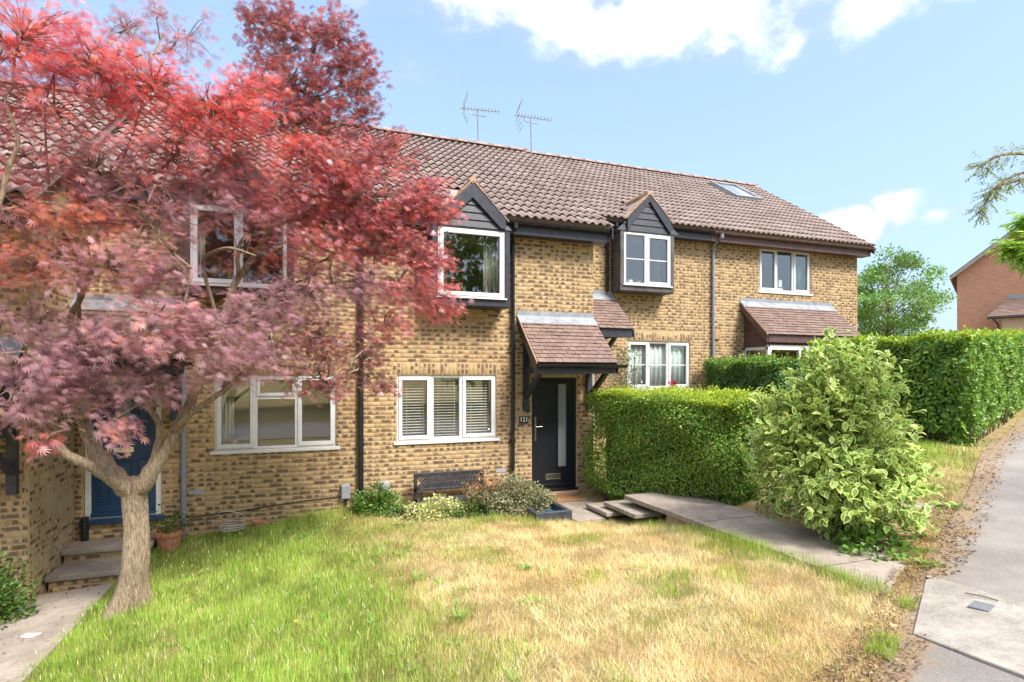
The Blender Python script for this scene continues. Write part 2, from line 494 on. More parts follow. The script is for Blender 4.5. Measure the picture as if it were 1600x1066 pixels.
# ------------------------------------------------------------------ mesh helpers
class MB:
    """collects boxes, bars and tubes and links them as ONE mesh object (world coordinates)"""

    def __init__(self):
        self.v, self.f, self.m, self.uv = [], [], [], {}

    def add(self, vs_, fs_, mi=0):
        o = len(self.v)
        self.v += [tuple(p) for p in vs_]
        self.f += [tuple(i + o for i in f) for f in fs_]
        self.m += [mi] * len(fs_)
        return self

    def box(self, x0, x1, y0, y1, z0, z1, mi=0, M=None):
        vs_ = [(x0, y0, z0), (x1, y0, z0), (x1, y1, z0), (x0, y1, z0), (x0, y0, z1), (x1, y0, z1), (x1, y1, z1), (x0, y1, z1)]
        if M is not None:
            vs_ = [tuple(M @ Vector(p)) for p in vs_]
        return self.add(vs_, [(0, 3, 2, 1), (4, 5, 6, 7), (0, 1, 5, 4), (1, 2, 6, 5), (2, 3, 7, 6), (3, 0, 4, 7)], mi)

    def ring(self, x0, x1, z0, z1, y0, y1, w, mi=0, wb=None):
        """rectangular frame in the wall plane, mitred"""
        wb = wb or w
        o = [(x0, z0), (x1, z0), (x1, z1), (x0, z1)]
        i = [(x0 + w, z0 + wb), (x1 - w, z0 + wb), (x1 - w, z1 - w), (x0 + w, z1 - w)]
        vs_ = [(x, y0, z) for x, z in o] + [(x, y0, z) for x, z in i] + [(x, y1, z) for x, z in o] + [(x, y1, z) for x, z in i]
        fs_ = []
        for k in range(4):
            n = (k + 1) % 4
            fs_ += [(k, n, 4 + n, 4 + k), (8 + n, 8 + k, 12 + k, 12 + n), (k, 8 + k, 8 + n, n), (4 + k, 4 + n, 12 + n, 12 + k)]
        return self.add(vs_, fs_, mi)

    def tube(self, pts, r, n=8, mi=0, caps=True):
        pts = [Vector(p) for p in pts]
        rs = r if isinstance(r, (list, tuple)) else [r] * len(pts)
        o = len(self.v)
        t = (pts[1] - pts[0]).normalized()
        a = t.cross(Vector((0, 0, 1)))
        if a.length < 1e-3:
            a = Vector((1, 0, 0))
        a.normalize()
        for k, p in enumerate(pts):
            t = (pts[min(k + 1, len(pts) - 1)] - pts[max(k - 1, 0)]).normalized()
            a = (a - t * a.dot(t)).normalized()
            b = t.cross(a)
            for i in range(n):
                w = 2 * math.pi * i / n
                self.v.append(tuple(p + (a * math.cos(w) + b * math.sin(w)) * rs[k]))
        for k in range(len(pts) - 1):
            for i in range(n):
                j = (i + 1) % n
                self.f.append((o + k * n + i, o + k * n + j, o + (k + 1) * n + j, o + (k + 1) * n + i))
                self.m.append(mi)
        if caps:
            self.f.append(tuple(o + i for i in reversed(range(n))))
            self.f.append(tuple(o + (len(pts) - 1) * n + i for i in range(n)))
            self.m += [mi, mi]
        return self

    def prism(self, poly, y0, y1, mi=0):
        """polygon in XZ extruded along Y"""
        n = len(poly)
        vs_ = [(x, y0, z) for x, z in poly] + [(x, y1, z) for x, z in poly]
        fs_ = [tuple(range(n)), tuple(reversed(range(n, 2 * n)))] + [(i, n + i, n + (i + 1) % n, (i + 1) % n) for i in range(n)]
        return self.add(vs_, fs_, mi)

    def prismz(self, poly, z0, z1, mi=0):
        n = len(poly)
        vs_ = [(x, y, z0) for x, y in poly] + [(x, y, z1) for x, y in poly]
        fs_ = [tuple(reversed(range(n))), tuple(range(n, 2 * n))] + [(i, (i + 1) % n, n + (i + 1) % n, n + i) for i in range(n)]
        return self.add(vs_, fs_, mi)

    def lathe(self, prof, c, n=20, mi=0):
        o = len(self.v)
        for r_, z in prof:
            for i in range(n):
                w = 2 * math.pi * i / n
                self.v.append((c[0] + r_ * math.cos(w), c[1] + r_ * math.sin(w), c[2] + z))
        for k in range(len(prof) - 1):
            for i in range(n):
                j = (i + 1) % n
                self.f.append((o + k * n + i, o + k * n + j, o + (k + 1) * n + j, o + (k + 1) * n + i))
                self.m.append(mi)
        return self

    def build(self, name, mats, parent=None, bevel=0.0, smooth=False):
        me = bpy.data.meshes.new(name)
        me.from_pydata(self.v, [], self.f)
        mats = mats if isinstance(mats, (list, tuple)) else [mats]
        for q in mats:
            me.materials.append(MATS[q])
        if len(mats) > 1:
            me.polygons.foreach_set('material_index', self.m)
        if smooth:
            me.polygons.foreach_set('use_smooth', [True] * len(me.polygons))
        me.update()
        o = link(name, me, parent)
        if bevel:
            md = o.modifiers.new('bevel', 'BEVEL')
            md.width = bevel
            md.segments = 1
            md.limit_method = 'ANGLE'
            md.angle_limit = R(40)
        return o


def link(name, me, parent=None):
    o = bpy.data.objects.new(name, me)
    COL.objects.link(o)
    if parent is not None:
        attach(o, parent)
    return o


def attach(o, parent):
    o.parent = parent
    if parent.type == 'EMPTY':
        o.matrix_parent_inverse = Matrix.Translation(parent.location).inverted()


def tag(o, label=None, cat=None, group=None, kind=None):
    if label:
        o['label'] = label
    if cat:
        o['category'] = cat
    if group:
        o['group'] = group
    if kind:
        o['kind'] = kind
    return o


def thing(name, loc, label, cat, group=None):
    o = bpy.data.objects.new(name, None)
    o.empty_display_size = 0.2
    COL.objects.link(o)
    o.location = loc
    return tag(o, label, cat, group)


def fast_mesh(name, verts, tris, mats, col=None, uv=None, extra=None):
    me = bpy.data.meshes.new(name)
    verts = np.ascontiguousarray(verts, dtype=np.float32)
    tris = np.ascontiguousarray(tris, dtype=np.int32)
    k = tris.shape[1]
    me.vertices.add(len(verts))
    me.vertices.foreach_set('co', verts.ravel())
    me.loops.add(tris.size)
    me.loops.foreach_set('vertex_index', tris.ravel())
    me.polygons.add(len(tris))
    me.polygons.foreach_set('loop_start', np.arange(0, tris.size, k, dtype=np.int32))
    me.polygons.foreach_set('loop_total', np.full(len(tris), k, dtype=np.int32))
    for q in (mats if isinstance(mats, (list, tuple)) else [mats]):
        me.materials.append(MATS[q])
    if col is not None:
        a = me.attributes.new(extra or 'col', 'FLOAT_COLOR', 'POINT')
        a.data.foreach_set('color', np.ascontiguousarray(col, dtype=np.float32).ravel())
    if uv is not None:
        u = me.uv_layers.new(name='UVMap')
        u.data.foreach_set('uv', np.ascontiguousarray(uv[tris.ravel()], dtype=np.float32).ravel())
    me.update()
    me.validate()
    return me


def frames(fwd, up):
    """rotation matrices whose columns are x (sideways), y (along), z (up-facing normal)"""
    y = fwd / np.linalg.norm(fwd, axis=1, keepdims=True)
    x = np.cross(y, up)
    x /= np.maximum(np.linalg.norm(x, axis=1, keepdims=True), 1e-6)
    z = np.cross(x, y)
    return np.stack([x, y, z], axis=2)


def scatter(tv, tf, pos, rot, scale, col, edge=None):
    """copies of a small template as one vertex/triangle array"""
    tv = np.asarray(tv, dtype=np.float32)
    tf = np.asarray(tf, dtype=np.int32)
    n, k = len(pos), len(tv)
    sc = scale[:, None, None] if np.ndim(scale) == 1 else scale[:, None, :]
    v = np.einsum('nij,nkj->nki', rot, tv[None] * sc) + pos[:, None, :]
    f = tf[None] + (np.arange(n) * k)[:, None, None]
    c = np.ones((n, k, 4), dtype=np.float32)
    c[:, :, :3] = col[:, None, :]
    if edge is not None:
        c[:, :, 3] = np.asarray(edge)[None, :]
    return v.reshape(-1, 3), f.reshape(-1, tf.shape[1]), c.reshape(-1, 4)


def merge(parts):
    vs_, fs_, cs_, o = [], [], [], 0
    for v, f, c in parts:
        vs_.append(v)
        fs_.append(f + o)
        cs_.append(c)
        o += len(v)
    return np.concatenate(vs_), np.concatenate(fs_), np.concatenate(cs_)


def pick(cols, n, jitter=0.12):
    cols = np.asarray(cols, dtype=np.float32)
    c = cols[RNG.integers(0, len(cols), n)]
    return np.clip(c * (1 + RNG.normal(0, jitter, (n, 1))) * (1 + RNG.normal(0, 0.05, (n, 3))), 0.004, 0.95)


def unit(v):
    return v / np.maximum(np.linalg.norm(v, axis=1, keepdims=True), 1e-9)


# leaf templates: y along the leaf, z its normal
OVAL_V = [(0, 0, 0), (-0.27, 0.32, 0.05), (0, 0.42, -0.03), (0.27, 0.32, 0.05), (-0.22, 0.66, 0.03), (0.22, 0.66, 0.03), (0, 1.0, -0.08)]
OVAL_F = [(0, 2, 1), (0, 3, 2), (1, 2, 4), (2, 3, 5), (2, 6, 4), (2, 5, 6)]
DIAMOND_V = [(0, 0, 0), (-0.3, 0.45, 0.06), (0.3, 0.45, 0.06), (0, 1, -0.05)]
DIAMOND_F = [(0, 2, 1), (1, 2, 3)]


def palmate(lobes=7, slim=0.10):
    v, f = [(0, 0, 0)], []
    angs = np.linspace(-112, 112, lobes)
    for a in angs:
        ln = 1.0 - 0.5 * (abs(a) / 112) ** 1.5
        d = np.array([math.sin(R(a)), math.cos(R(a)), 0])
        s = np.array([d[1], -d[0], 0])
        p = d * ln * 0.45
        o = len(v)
        v += [tuple(p + s * slim * ln + np.array([0, 0, 0.03])), tuple(p - s * slim * ln + np.array([0, 0, 0.03])), tuple(d * ln + np.array([0, 0, -0.10 * ln]))]
        f += [(0, o, o + 1), (o, o + 2, o + 1)]
    return v, f


# ------------------------------------------------------------------ terrain
TP = np.array([(-3, 9.9, -.58), (-2.2, 8.7, -.60), (-2.5, 6.4, -.60), (-1.9, 7.8, -.56), (-3.5, 8, -.66), (-2.5, 3, -.36), (-6, 8, -.95), (-6, 3, -.6),
               (-1.9, 9.8, -.36), (-0.6, 9.85, -.24), (0.9, 9.9, -.06), (2.2, 9.8, -.09), (3.5, 9.6, -.12), (4.5, 9.4, -.18), (4.5, 8.6, -.18), (3, 8.45, -.10), (4.85, 7.7, -.17),
               (4.93, 6.6, .05), (4.97, 5, .15), (5, 3.6, .17), (6.2, 7, .19), (6.1, 5, .20), (5.5, 9.8, -.05), (4.4, 2.5, .17), (3.5, 2.5, .16),
               (2, 3.5, .08), (0, 3.5, -.02), (2, 6, -.03), (0, 6, -.28), (0, 0, .2), (4, 0, .3), (7.2, 4.6, .32), (8, 8, .55), (7, 11.8, .75), (10, 10, .85),
               (11.3, 6.7, .84), (15, 9, 1.02), (18.5, 9.7, 1.21), (26, 15, 1.9), (37, 22, 3.2), (12, 4, .75), (9, 3, .42), (16, 4, .95), (15, 12, 1.05), (28, 19, 2.3),
               (-8, -8, 0.1), (10, -8, 0.5), (30, -6, 1.6), (-10, 14, -1.0), (8, 18, .6), (20, 24, 1.8)], dtype=float)


def _phi(d2):
    return 0.5 * d2 * np.log(np.maximum(d2, 1e-12))


def _fit():
    P = TP[:, :2]
    n = len(P)
    d2 = ((P[:, None] - P[None]) ** 2).sum(-1)
    A = np.zeros((n + 3, n + 3))
    A[:n, :n] = _phi(d2) + 0.05 * np.eye(n)
    A[:n, n:] = np.c_[np.ones(n), P]
    A[n:, :n] = A[:n, n:].T
    return np.linalg.solve(A, np.r_[TP[:, 2], 0, 0, 0])


TW = _fit()


def gz(x, y):
    x = np.clip(np.asarray(x, dtype=float), -12, 42)
    y = np.clip(np.asarray(y, dtype=float), -10, 28)
    d2 = (x[..., None] - TP[:, 0]) ** 2 + (y[..., None] - TP[:, 1]) ** 2
    n = len(TP)
    return _phi(d2) @ TW[:n] + TW[n] + TW[n + 1] * x + TW[n + 2] * y


def g1(x, y):
    return float(gz(np.array([x]), np.array([y]))[0])


def in_poly(x, y, poly):
    inside = np.zeros(x.shape, bool)
    n = len(poly)
    for i in range(n):
        x0, y0 = poly[i]
        x1, y1 = poly[(i + 1) % n]
        c = ((y0 > y) != (y1 > y)) & (x < (x1 - x0) * (y - y0) / (y1 - y0 + 1e-12) + x0)
        inside ^= c
    return inside


def sheet(name, xs, ys, mtl, dz=0.0, keep=None, skirt=0.0):
    X, Y = np.meshgrid(xs, ys)
    Z = gz(X, Y) + dz
    nx, ny = len(xs), len(ys)
    v = np.stack([X.ravel(), Y.ravel(), Z.ravel()], 1)
    idx = np.arange(nx * ny).reshape(ny, nx)
    q = np.stack([idx[:-1, :-1], idx[:-1, 1:], idx[1:, 1:], idx[1:, :-1]], -1).reshape(-1, 4)
    if keep is not None:
        c = v[q].mean(1)
        q = q[keep(c[:, 0], c[:, 1])]
    me = fast_mesh(name, v, q, mtl)
    me.polygons.foreach_set('use_smooth', [True] * len(me.polygons))
    return link(name, me)


far = [60, 90, 140, 220, 350, 600]
gx = np.r_[[-f for f in far[::-1]], np.arange(-40, -8, 4), np.arange(-8, 20, 0.2), np.arange(20, 44, 1.0), far]
gy = np.r_[[-f for f in far[::-1]], np.arange(-40, -4, 3), np.arange(-4, 14, 0.2), np.arange(14, 44, 1.5), far]
tag(sheet('ground', gx, gy, 'ground'), kind='structure')

# asphalt footpath running up past the front gardens
EDGE = [(-14, -6.2), (1.0, 1.15), (3.45, 2.50), (4.36, 3.02), (5.7, 3.75), (7.06, 4.36), (9.2, 5.35), (11.5, 6.45), (18.6, 9.35), (27.5, 13.0), (36, 17)]
W = 3.6


def strip(name, edge, width, mtl, dz, sub=24, wob=0.03):
    p = np.array(edge, dtype=float)
    seg = np.r_[0, np.cumsum(np.linalg.norm(np.diff(p, axis=0), axis=1))]
    t = np.arange(0, seg[-1], 0.18)
    cx, cy = np.interp(t, seg, p[:, 0]), np.interp(t, seg, p[:, 1])
    tx, ty = np.gradient(cx), np.gradient(cy)
    ln = np.hypot(tx, ty)
    nx, ny = ty / ln, -tx / ln
    cx, cy = np.convolve(np.pad(cx, 6, 'edge'), np.ones(13) / 13, 'valid'), np.convolve(np.pad(cy, 6, 'edge'), np.ones(13) / 13, 'valid')
    tx, ty = np.gradient(cx), np.gradient(cy)
    ln = np.maximum(np.hypot(tx, ty), 1e-6)
    nx, ny = ty / ln, -tx / ln
    k = np.linspace(0, 1, sub) ** 1.5 * width
    off = np.tile(k, (len(t), 1))
    off[:, 0] += -0.12 + 0.03 * np.sin(t * 1.3)
    X, Y = cx[:, None] + nx[:, None] * off, cy[:, None] + ny[:, None] * off
    Z = gz(X, Y) + dz
    v = np.stack([X.ravel(), Y.ravel(), Z.ravel()], 1)
    idx = np.arange(X.size).reshape(X.shape)
    q = np.stack([idx[:-1, :-1], idx[1:, :-1], idx[1:, 1:], idx[:-1, 1:]], -1).reshape(-1, 4)
    uvs = np.stack([np.tile(k, (len(t), 1)).ravel(), np.repeat(t, sub)], 1)
    me = fast_mesh(name, v, q[:, ::-1], mtl, uv=uvs)
    me.polygons.foreach_set('use_smooth', [True] * len(me.polygons))
    return link(name, me)


tag(strip('asphalt_path', EDGE, W, 'asphalt', 0.018), kind='structure')

# pale concrete crossing slabs let into the asphalt
cross_root = thing('concrete_crossing', (5.0, 2.2, 0.2), None, None)
cross_root['kind'] = 'structure'
def slab_poly(parent, poly, top_dz, th, mtl='concrete', name='paving_slab', flat=None, bevel=0.006):
    n = len(poly)
    zt = [flat if flat is not None else g1(x, y) + top_dz for x, y in poly]
    m = MB()
    vs_ = [(x, y, z - th) for (x, y), z in zip(poly, zt)] + [(x, y, z) for (x, y), z in zip(poly, zt)]
    m.add(vs_, [tuple(reversed(range(n))), tuple(range(n, 2 * n))] + [(i, (i + 1) % n, n + (i + 1) % n, n + i) for i in range(n)])
    return m.build(name, mtl, parent, bevel=bevel)


for ya, yb in ((3.02, 0.9), (0.88, -1.4), (-1.42, -4.0)):
    xl0, xl1 = 4.36, 5.70
    a = (xl0, ya) if ya < 3 else (4.36, 3.00)
    b = (xl1, ya) if ya < 3 else (5.66, 3.76)
    slab_poly(cross_root, [(xl0 + (0.02 if ya < 3 else 0), yb), (xl1, yb), b, a], 0.032, 0.12, 'pale_concrete')
tag(slab_poly(None, [(5.16, 3.10), (5.20, 2.97), (5.37, 3.02), (5.33, 3.15)], 0.062, 0.03, 'cover_metal', 'stopcock_cover', bevel=0.003),
    'small square grey metal cover set in the pale concrete slab', 'cover')

# slab path from the footpath to the black door, then two steps down to a landing
path = thing('slab_path', (5.5, 6.0, 0.2), None, None)
path['kind'] = 'structure'
ys = [8.05, 7.13, 6.21, 5.28, 4.34]
for i in range(4):
    slab_poly(path, [(4.93, ys[i + 1] + 0.012), (6.02, ys[i + 1] + 0.012), (6.02, ys[i]), (4.93, ys[i])], 0, 0.07, flat=0.20 + (0.006 if i % 2 else 0))
slab_poly(path, [(4.95, 3.62), (5.55, 3.95), (6.0, 4.15), (6.02, 4.33), (4.95, 4.33)], 0, 0.08, flat=0.197)
support = MB().box(5.12, 5.32, 7.72, 7.92, -0.2, 0.129).box(5.0, 6.0, 4.4, 7.0, -0.05, 0.12).box(5.55, 6.0, 7.0, 8.0, -0.2, 0.125)
support.build('support_block', 'mortar', path)
slab_poly(path, [(4.72, 7.40), (5.75, 7.40), (5.75, 8.36), (4.72, 8.36)], 0, 0.065, flat=0.045, name='step')
slab_poly(path, [(4.58, 8.0), (5.35, 8.0), (5.35, 8.72), (4.58, 8.72)], 0, 0.065, flat=-0.055, name='step')
slab_poly(path, [(4.07, 8.05), (4.60, 8.05), (4.60, 8.70), (4.07, 8.70)], 0, 0.08, flat=-0.145)
slab_poly(path, [(4.07, 8.71), (4.98, 8.73), (4.98, 9.72), (4.07, 9.72)], 0, 0.08, flat=-0.15)
MB().box(4.06, 4.99, 9.73, 9.90, -0.2, -0.06).build('door_step', 'verge_mortar', path, bevel=0.008)

# concrete path and two steps up to the blue door
lp = thing('side_path', (-2.8, 8.0, -0.6), None, None)
lp['kind'] = 'structure'
for i, (y0, y1) in enumerate(((8.02, 8.74), (7.2, 8.0), (6.3, 7.18), (5.4, 6.28), (4.4, 5.38))):
    slab_poly(lp, [(-3.12, y0), (-2.28, y0), (-2.28, y1), (-3.12, y1)], 0.05, 0.1)
MB().box(-3.05, -1.98, 8.84, 9.6, -0.49, -0.42).build('step', 'concrete', lp, bevel=0.008)
sr0 = MB().box(-3.02, -2.02, 8.8845, 9.62, -0.75, -0.492).build('step_riser', 'mortar', lp)
MB().box(-3.06, -1.98, 9.38, 9.89, -0.31, -0.24).build('step', 'concrete', lp, bevel=0.008)
sr1 = MB().box(-3.03, -2.02, 9.4245, 9.88, -0.418, -0.312).build('step_riser', 'mortar', lp)

# slab path of the next house, half hidden by the variegated shrub
np_ = thing('neighbour_path', (7.2, 7.0, 0.4), None, None)
np_['kind'] = 'structure'
for i in range(8):
    y0 = 5.05 + i * 0.86
    slab_poly(np_, [(6.95, y0), (7.75, y0), (7.75, y0 + 0.845), (6.95, y0 + 0.845)], 0.045, 0.1)

# ------------------------------------------------------------------ brickwork and tiles
BL, BH = 0.215, 0.065


def brick_arrays():
    """one brick, front face at y = 0 looking to -Y: vertices, quads, uv"""
    x, z, c = BL / 2, BH / 2, 0.0022
    fr = [(-x + c, 0, -z + c), (x - c, 0, -z + c), (x - c, 0, z - c), (-x + c, 0, z - c)]
    mid = [(-x, c, -z), (x, c, -z), (x, c, z), (-x, c, z)]
    bk = [(-x, 0.03, -z), (x, 0.03, -z), (x, 0.03, z), (-x, 0.03, z)]
    v = np.array(fr + mid + bk)
    f = [(0, 1, 2, 3)]
    for a, b in ((4, 0), (8, 4)):
        for k in range(4):
            n = (k + 1) % 4
            f.append((a + k, a + n, b + n, b + k))
    uv = np.stack([v[:, 0] / BL + 0.5, v[:, 2] / BH + 0.5], 1)
    return v, np.array(f), uv


BV, BF, BUV = brick_arrays()


def patch(rng):
    q = rng.random()
    tone = rng.random() * 0.98
    if q < 0.30:
        return (0, 0, 0, tone)
    if q < 0.60:
        w = rng.uniform(0.28, 0.42)
        a = rng.choice([rng.uniform(0.04, 0.12), rng.uniform(0.25, 0.6)])
        return (a, min(a + w, 0.94), rng.uniform(0.7, 1), tone)
    if q < 0.80:
        a = rng.uniform(0.04, 0.12)
        return (a, a + rng.uniform(0.26, 0.34), rng.uniform(0.7, 1), tone + 1.0)
    return (rng.uniform(0.05, 0.14), rng.uniform(0.72, 0.94), rng.uniform(0.65, 0.95), tone)


PATCHES = []
BRICKS = []
_r = random.Random(5)
for i in range(44):
    pt = patch(_r)
    PATCHES.append(pt)
    BRICKS.append(fast_mesh('brick', BV, BF, 'brick', np.tile(np.array(pt), (len(BV), 1)), BUV, 'bk'))


def brick_layout(x0, x1, z0, z1, openings, soldiers=()):
    """stretcher bond: (x, z, width, upright) of every brick, cut at the openings"""
    out = []
    rows = int((z1 - z0) / 0.075)
    holes = list(openings) + [(a, b, c, c + 0.225) for a, b, c in soldiers]
    for r_ in range(rows):
        zc = z0 + r_ * 0.075 + 0.0375
        free = [(x0, x1)]
        for a, b, c, d in holes:
            if c - 0.02 < zc < d + 0.02:
                nf = []
                for p, q in free:
                    if b <= p or a >= q:
                        nf.append((p, q))
                    else:
                        if a - p > 0.03:
                            nf.append((p, a))
                        if q - b > 0.03:
                            nf.append((b, q))
                free = nf
        off = 0.1125 if r_ % 2 else 0.0
        for p, q in free:
            k0 = math.floor((p - x0 - off) / 0.225)
            x = x0 + off + k0 * 0.225
            while x < q:
                a, b = max(x, p) + 0.005, min(x + 0.225, q) - 0.005
                if b - a > 0.03:
                    out.append(((a + b) / 2, zc, b - a, False))
                x += 0.225
    for a, b, c in soldiers:
        n = round((b - a) / 0.075)
        w = (b - a) / n
        for k in range(n):
            out.append((a + (k + 0.5) * w, c + 0.1125, BL, True))
    return out


def lay_bricks(wall, layout, place, nmax, want=None):
    """the bricks that show largest become objects, the others one joined piece of brickwork"""
    rest, objs = [], []
    for b in layout:
        M0 = place(b[0], b[1])
        p = M0.translation
        s = (p - cam.location).length
        objs.append((s if (want is None or want(p)) else s + 1000, b, M0))
    objs.sort(key=lambda t: t[0])
    vs_, fs_, cs_, us_, o = [], [], [], [], 0
    for k, (s, b, M0) in enumerate(objs):
        jig = Matrix.Translation((0, random.uniform(-0.0022, 0.0022), 0)) @ Matrix.Rotation(random.gauss(0, 0.004), 4, 'Y') @ Matrix.Rotation(random.gauss(0, 0.006), 4, 'Z')
        M = M0 @ jig
        if b[3]:
            M = M @ Matrix.Rotation(math.pi / 2, 4, 'Y')
        M = M @ Matrix.Diagonal((b[2] / BL, 1, 1, 1))
        i = random.randrange(len(BRICKS))
        if k < nmax and s < 900:
            q = link('brick', BRICKS[i], wall)
            q.matrix_local = M
        else:
            A = np.array(M)
            vs_.append(BV @ A[:3, :3].T + A[:3, 3])
            fs_.append(BF + o)
            cs_.append(np.tile(np.array(PATCHES[i]), (len(BV), 1)))
            us_.append(BUV)
            o += len(BV)
    if vs_:
        me = fast_mesh('brickwork', np.concatenate(vs_), np.concatenate(fs_), 'brick', np.concatenate(cs_), np.concatenate(us_), 'bk')
        link('brickwork', me, wall)['kind'] = 'stuff'


def wall_cells(m, x0, x1, z0, z1, openings, y, th=0.28):
    """wall with real openings and reveals (front face at y)"""
    xs = sorted({x0, x1} | {min(max(v, x0), x1) for o in openings for v in o[:2]})
    zs = sorted({z0, z1} | {min(max(v, z0), z1) for o in openings for v in o[2:]})

    def solid(i, j):
        if not (0 <= i < len(xs) - 1 and 0 <= j < len(zs) - 1):
            return False
        cx, cz = (xs[i] + xs[i + 1]) / 2, (zs[j] + zs[j + 1]) / 2
        return not any(a < cx < b and c < cz < d for a, b, c, d in openings)
    for i in range(len(xs) - 1):
        for j in range(len(zs) - 1):
            if not solid(i, j):
                continue
            a, b, c, d = xs[i], xs[i + 1], zs[j], zs[j + 1]
            m.add([(a, y, c), (b, y, c), (b, y, d), (a, y, d)], [(0, 1, 2, 3)])
            m.add([(a, y + th, c), (b, y + th, c), (b, y + th, d), (a, y + th, d)], [(3, 2, 1, 0)])
            if not solid(i - 1, j):
                m.add([(a, y, c), (a, y, d), (a, y + th, d), (a, y + th, c)], [(0, 1, 2, 3)])
            if not solid(i + 1, j):
                m.add([(b, y, c), (b, y + th, c), (b, y + th, d), (b, y, d)], [(0, 1, 2, 3)])
            if not solid(i, j - 1):
                m.add([(a, y, c), (a, y + th, c), (b, y + th, c), (b, y, c)], [(0, 1, 2, 3)])
            if not solid(i, j + 1):
                m.add([(a, y, d), (b, y, d), (b, y + th, d), (a, y + th, d)], [(0, 1, 2, 3)])


def make_tile(w=0.33, ln=0.40, amp=0.025):
    """double-wave interlocking tile: x across, y up the slope, z off the roof"""
    n = 14
    v, f = [], []
    for k in range(n + 1):
        x = -w / 2 + w * k / n
        z = 0.056 + amp * math.sin(4 * math.pi * k / n)
        v += [(x, 0.07, z - 0.040), (x, 0.004, z - 0.016), (x, 0, z), (x, ln, z - 0.050)]
    for k in range(n):
        a, b = 4 * k, 4 * (k + 1)
        f += [(a, b, b + 1, a + 1), (a + 1, b + 1, b + 2, a + 2), (a + 2, b + 2, b + 3, a + 3)]
    return np.array(v), np.array(f)


TV, TF = make_tile()
TILE = fast_mesh('roof_tile', TV, TF, 'roof_tile')


def plain_tile_mesh():
    m = MB().box(-0.081, 0.081, 0, 0.15, 0.011, 0.022)
    me = bpy.data.meshes.new('plain_tile')
    me.from_pydata(m.v, [], m.f)
    me.materials.append(MATS['plain_tile'])
    return me


PLAIN = plain_tile_mesh()


def ridge_mesh():
    n, v, f = 8, [], []
    for x, r_ in ((-0.225, 0.125), (0.20, 0.118), (0.20, 0.130), (0.235, 0.130)):
        for k in range(n + 1):
            a = math.pi * (k / n) * 0.86 + math.pi * 0.07
            v.append((x, r_ * math.cos(a), r_ * math.sin(a) * 0.95 - 0.03))
    for s in range(3):
        for k in range(n):
            a = s * (n + 1) + k
            f.append((a, a + 1, a + n + 2, a + n + 1))
    me = fast_mesh('ridge_tile', v, f, 'ridge_tile')
    me.polygons.foreach_set('use_smooth', [True] * len(me.polygons))
    return me


RIDGE = ridge_mesh()


def tiled_roof(house, x0, x1, ye, ze, yr, zr, skip=None, ridge=True, back=True):
    pitch = math.atan2(zr - ze, yr - ye)
    L = math.hypot(zr - ze, yr - ye)
    m = MB()
    th = 0.10
    sn, cs = math.sin(pitch), math.cos(pitch)
    poly = [(ye + 0.05, ze + 0.05 * sn / cs), (yr, zr), (2 * yr - ye, ze), (2 * yr - ye - 0.1, ze - th), (yr, zr - th * 1.3), (ye + 0.08, ze - th + 0.03)]
    n = len(poly)
    vs_ = [(x0 + 0.02, y, z) for y, z in poly] + [(x1 - 0.02, y, z) for y, z in poly]
    m.add(vs_, [(0, 1, 4, 5), (1, 2, 3, 4), (n, n + 5, n + 4, n + 1), (n + 1, n + 4, n + 3, n + 2)] + [(i, n + i, n + (i + 1) % n, (i + 1) % n) for i in range(n)])
    roof = m.build('roof', 'roof_tile', house)
    rows = round(L / 0.32)
    cols = max(1, round((x1 - x0) / 0.33))
    g, w = L / rows, (x1 - x0) / cols
    for r_ in range(rows):
        for c in range(cols):
            x = x0 + (c + 0.5) * w
            s = r_ * g - (0.03 if r_ == 0 else 0)
            y, z = ye + s * cs, ze + s * sn
            if skip and skip(x, y + 0.5 * g * cs, z):
                continue
            t = link('roof_tile', TILE, roof)
            t.matrix_local = (Matrix.Translation((x, y, z)) @ Matrix.Rotation(pitch + random.gauss(0, 0.006), 4, 'X')
                              @ Matrix.Rotation(random.gauss(0, 0.006), 4, 'Z') @ Matrix.Diagonal((w / 0.33 * 1.004, 1, 1, 1)))
    if ridge:
        k = round((x1 - x0) / 0.45)
        for i in range(k):
            q = link('ridge_tile', RIDGE, roof)
            q.matrix_local = Matrix.Translation((x0 + (i + 0.5) * (x1 - x0) / k, yr, zr + 0.03)) @ Matrix.Rotation(random.gauss(0, 0.012), 4, 'Y')
    return roof


# ------------------------------------------------------------------ windows
def pane(parent, x0, x1, z0, z1, y, mtl='glass'):
    MB().ring(x0, x1, z0, z1, y - 0.008, y - 0.001, 0.010).build('shadow_line', 'shadow_line_grey', parent)  # grey ring paints in the frame's shadow line around each pane
    return MB().box(x0, x1, y, y + 0.006, z0, z1).build('pane', mtl, parent)


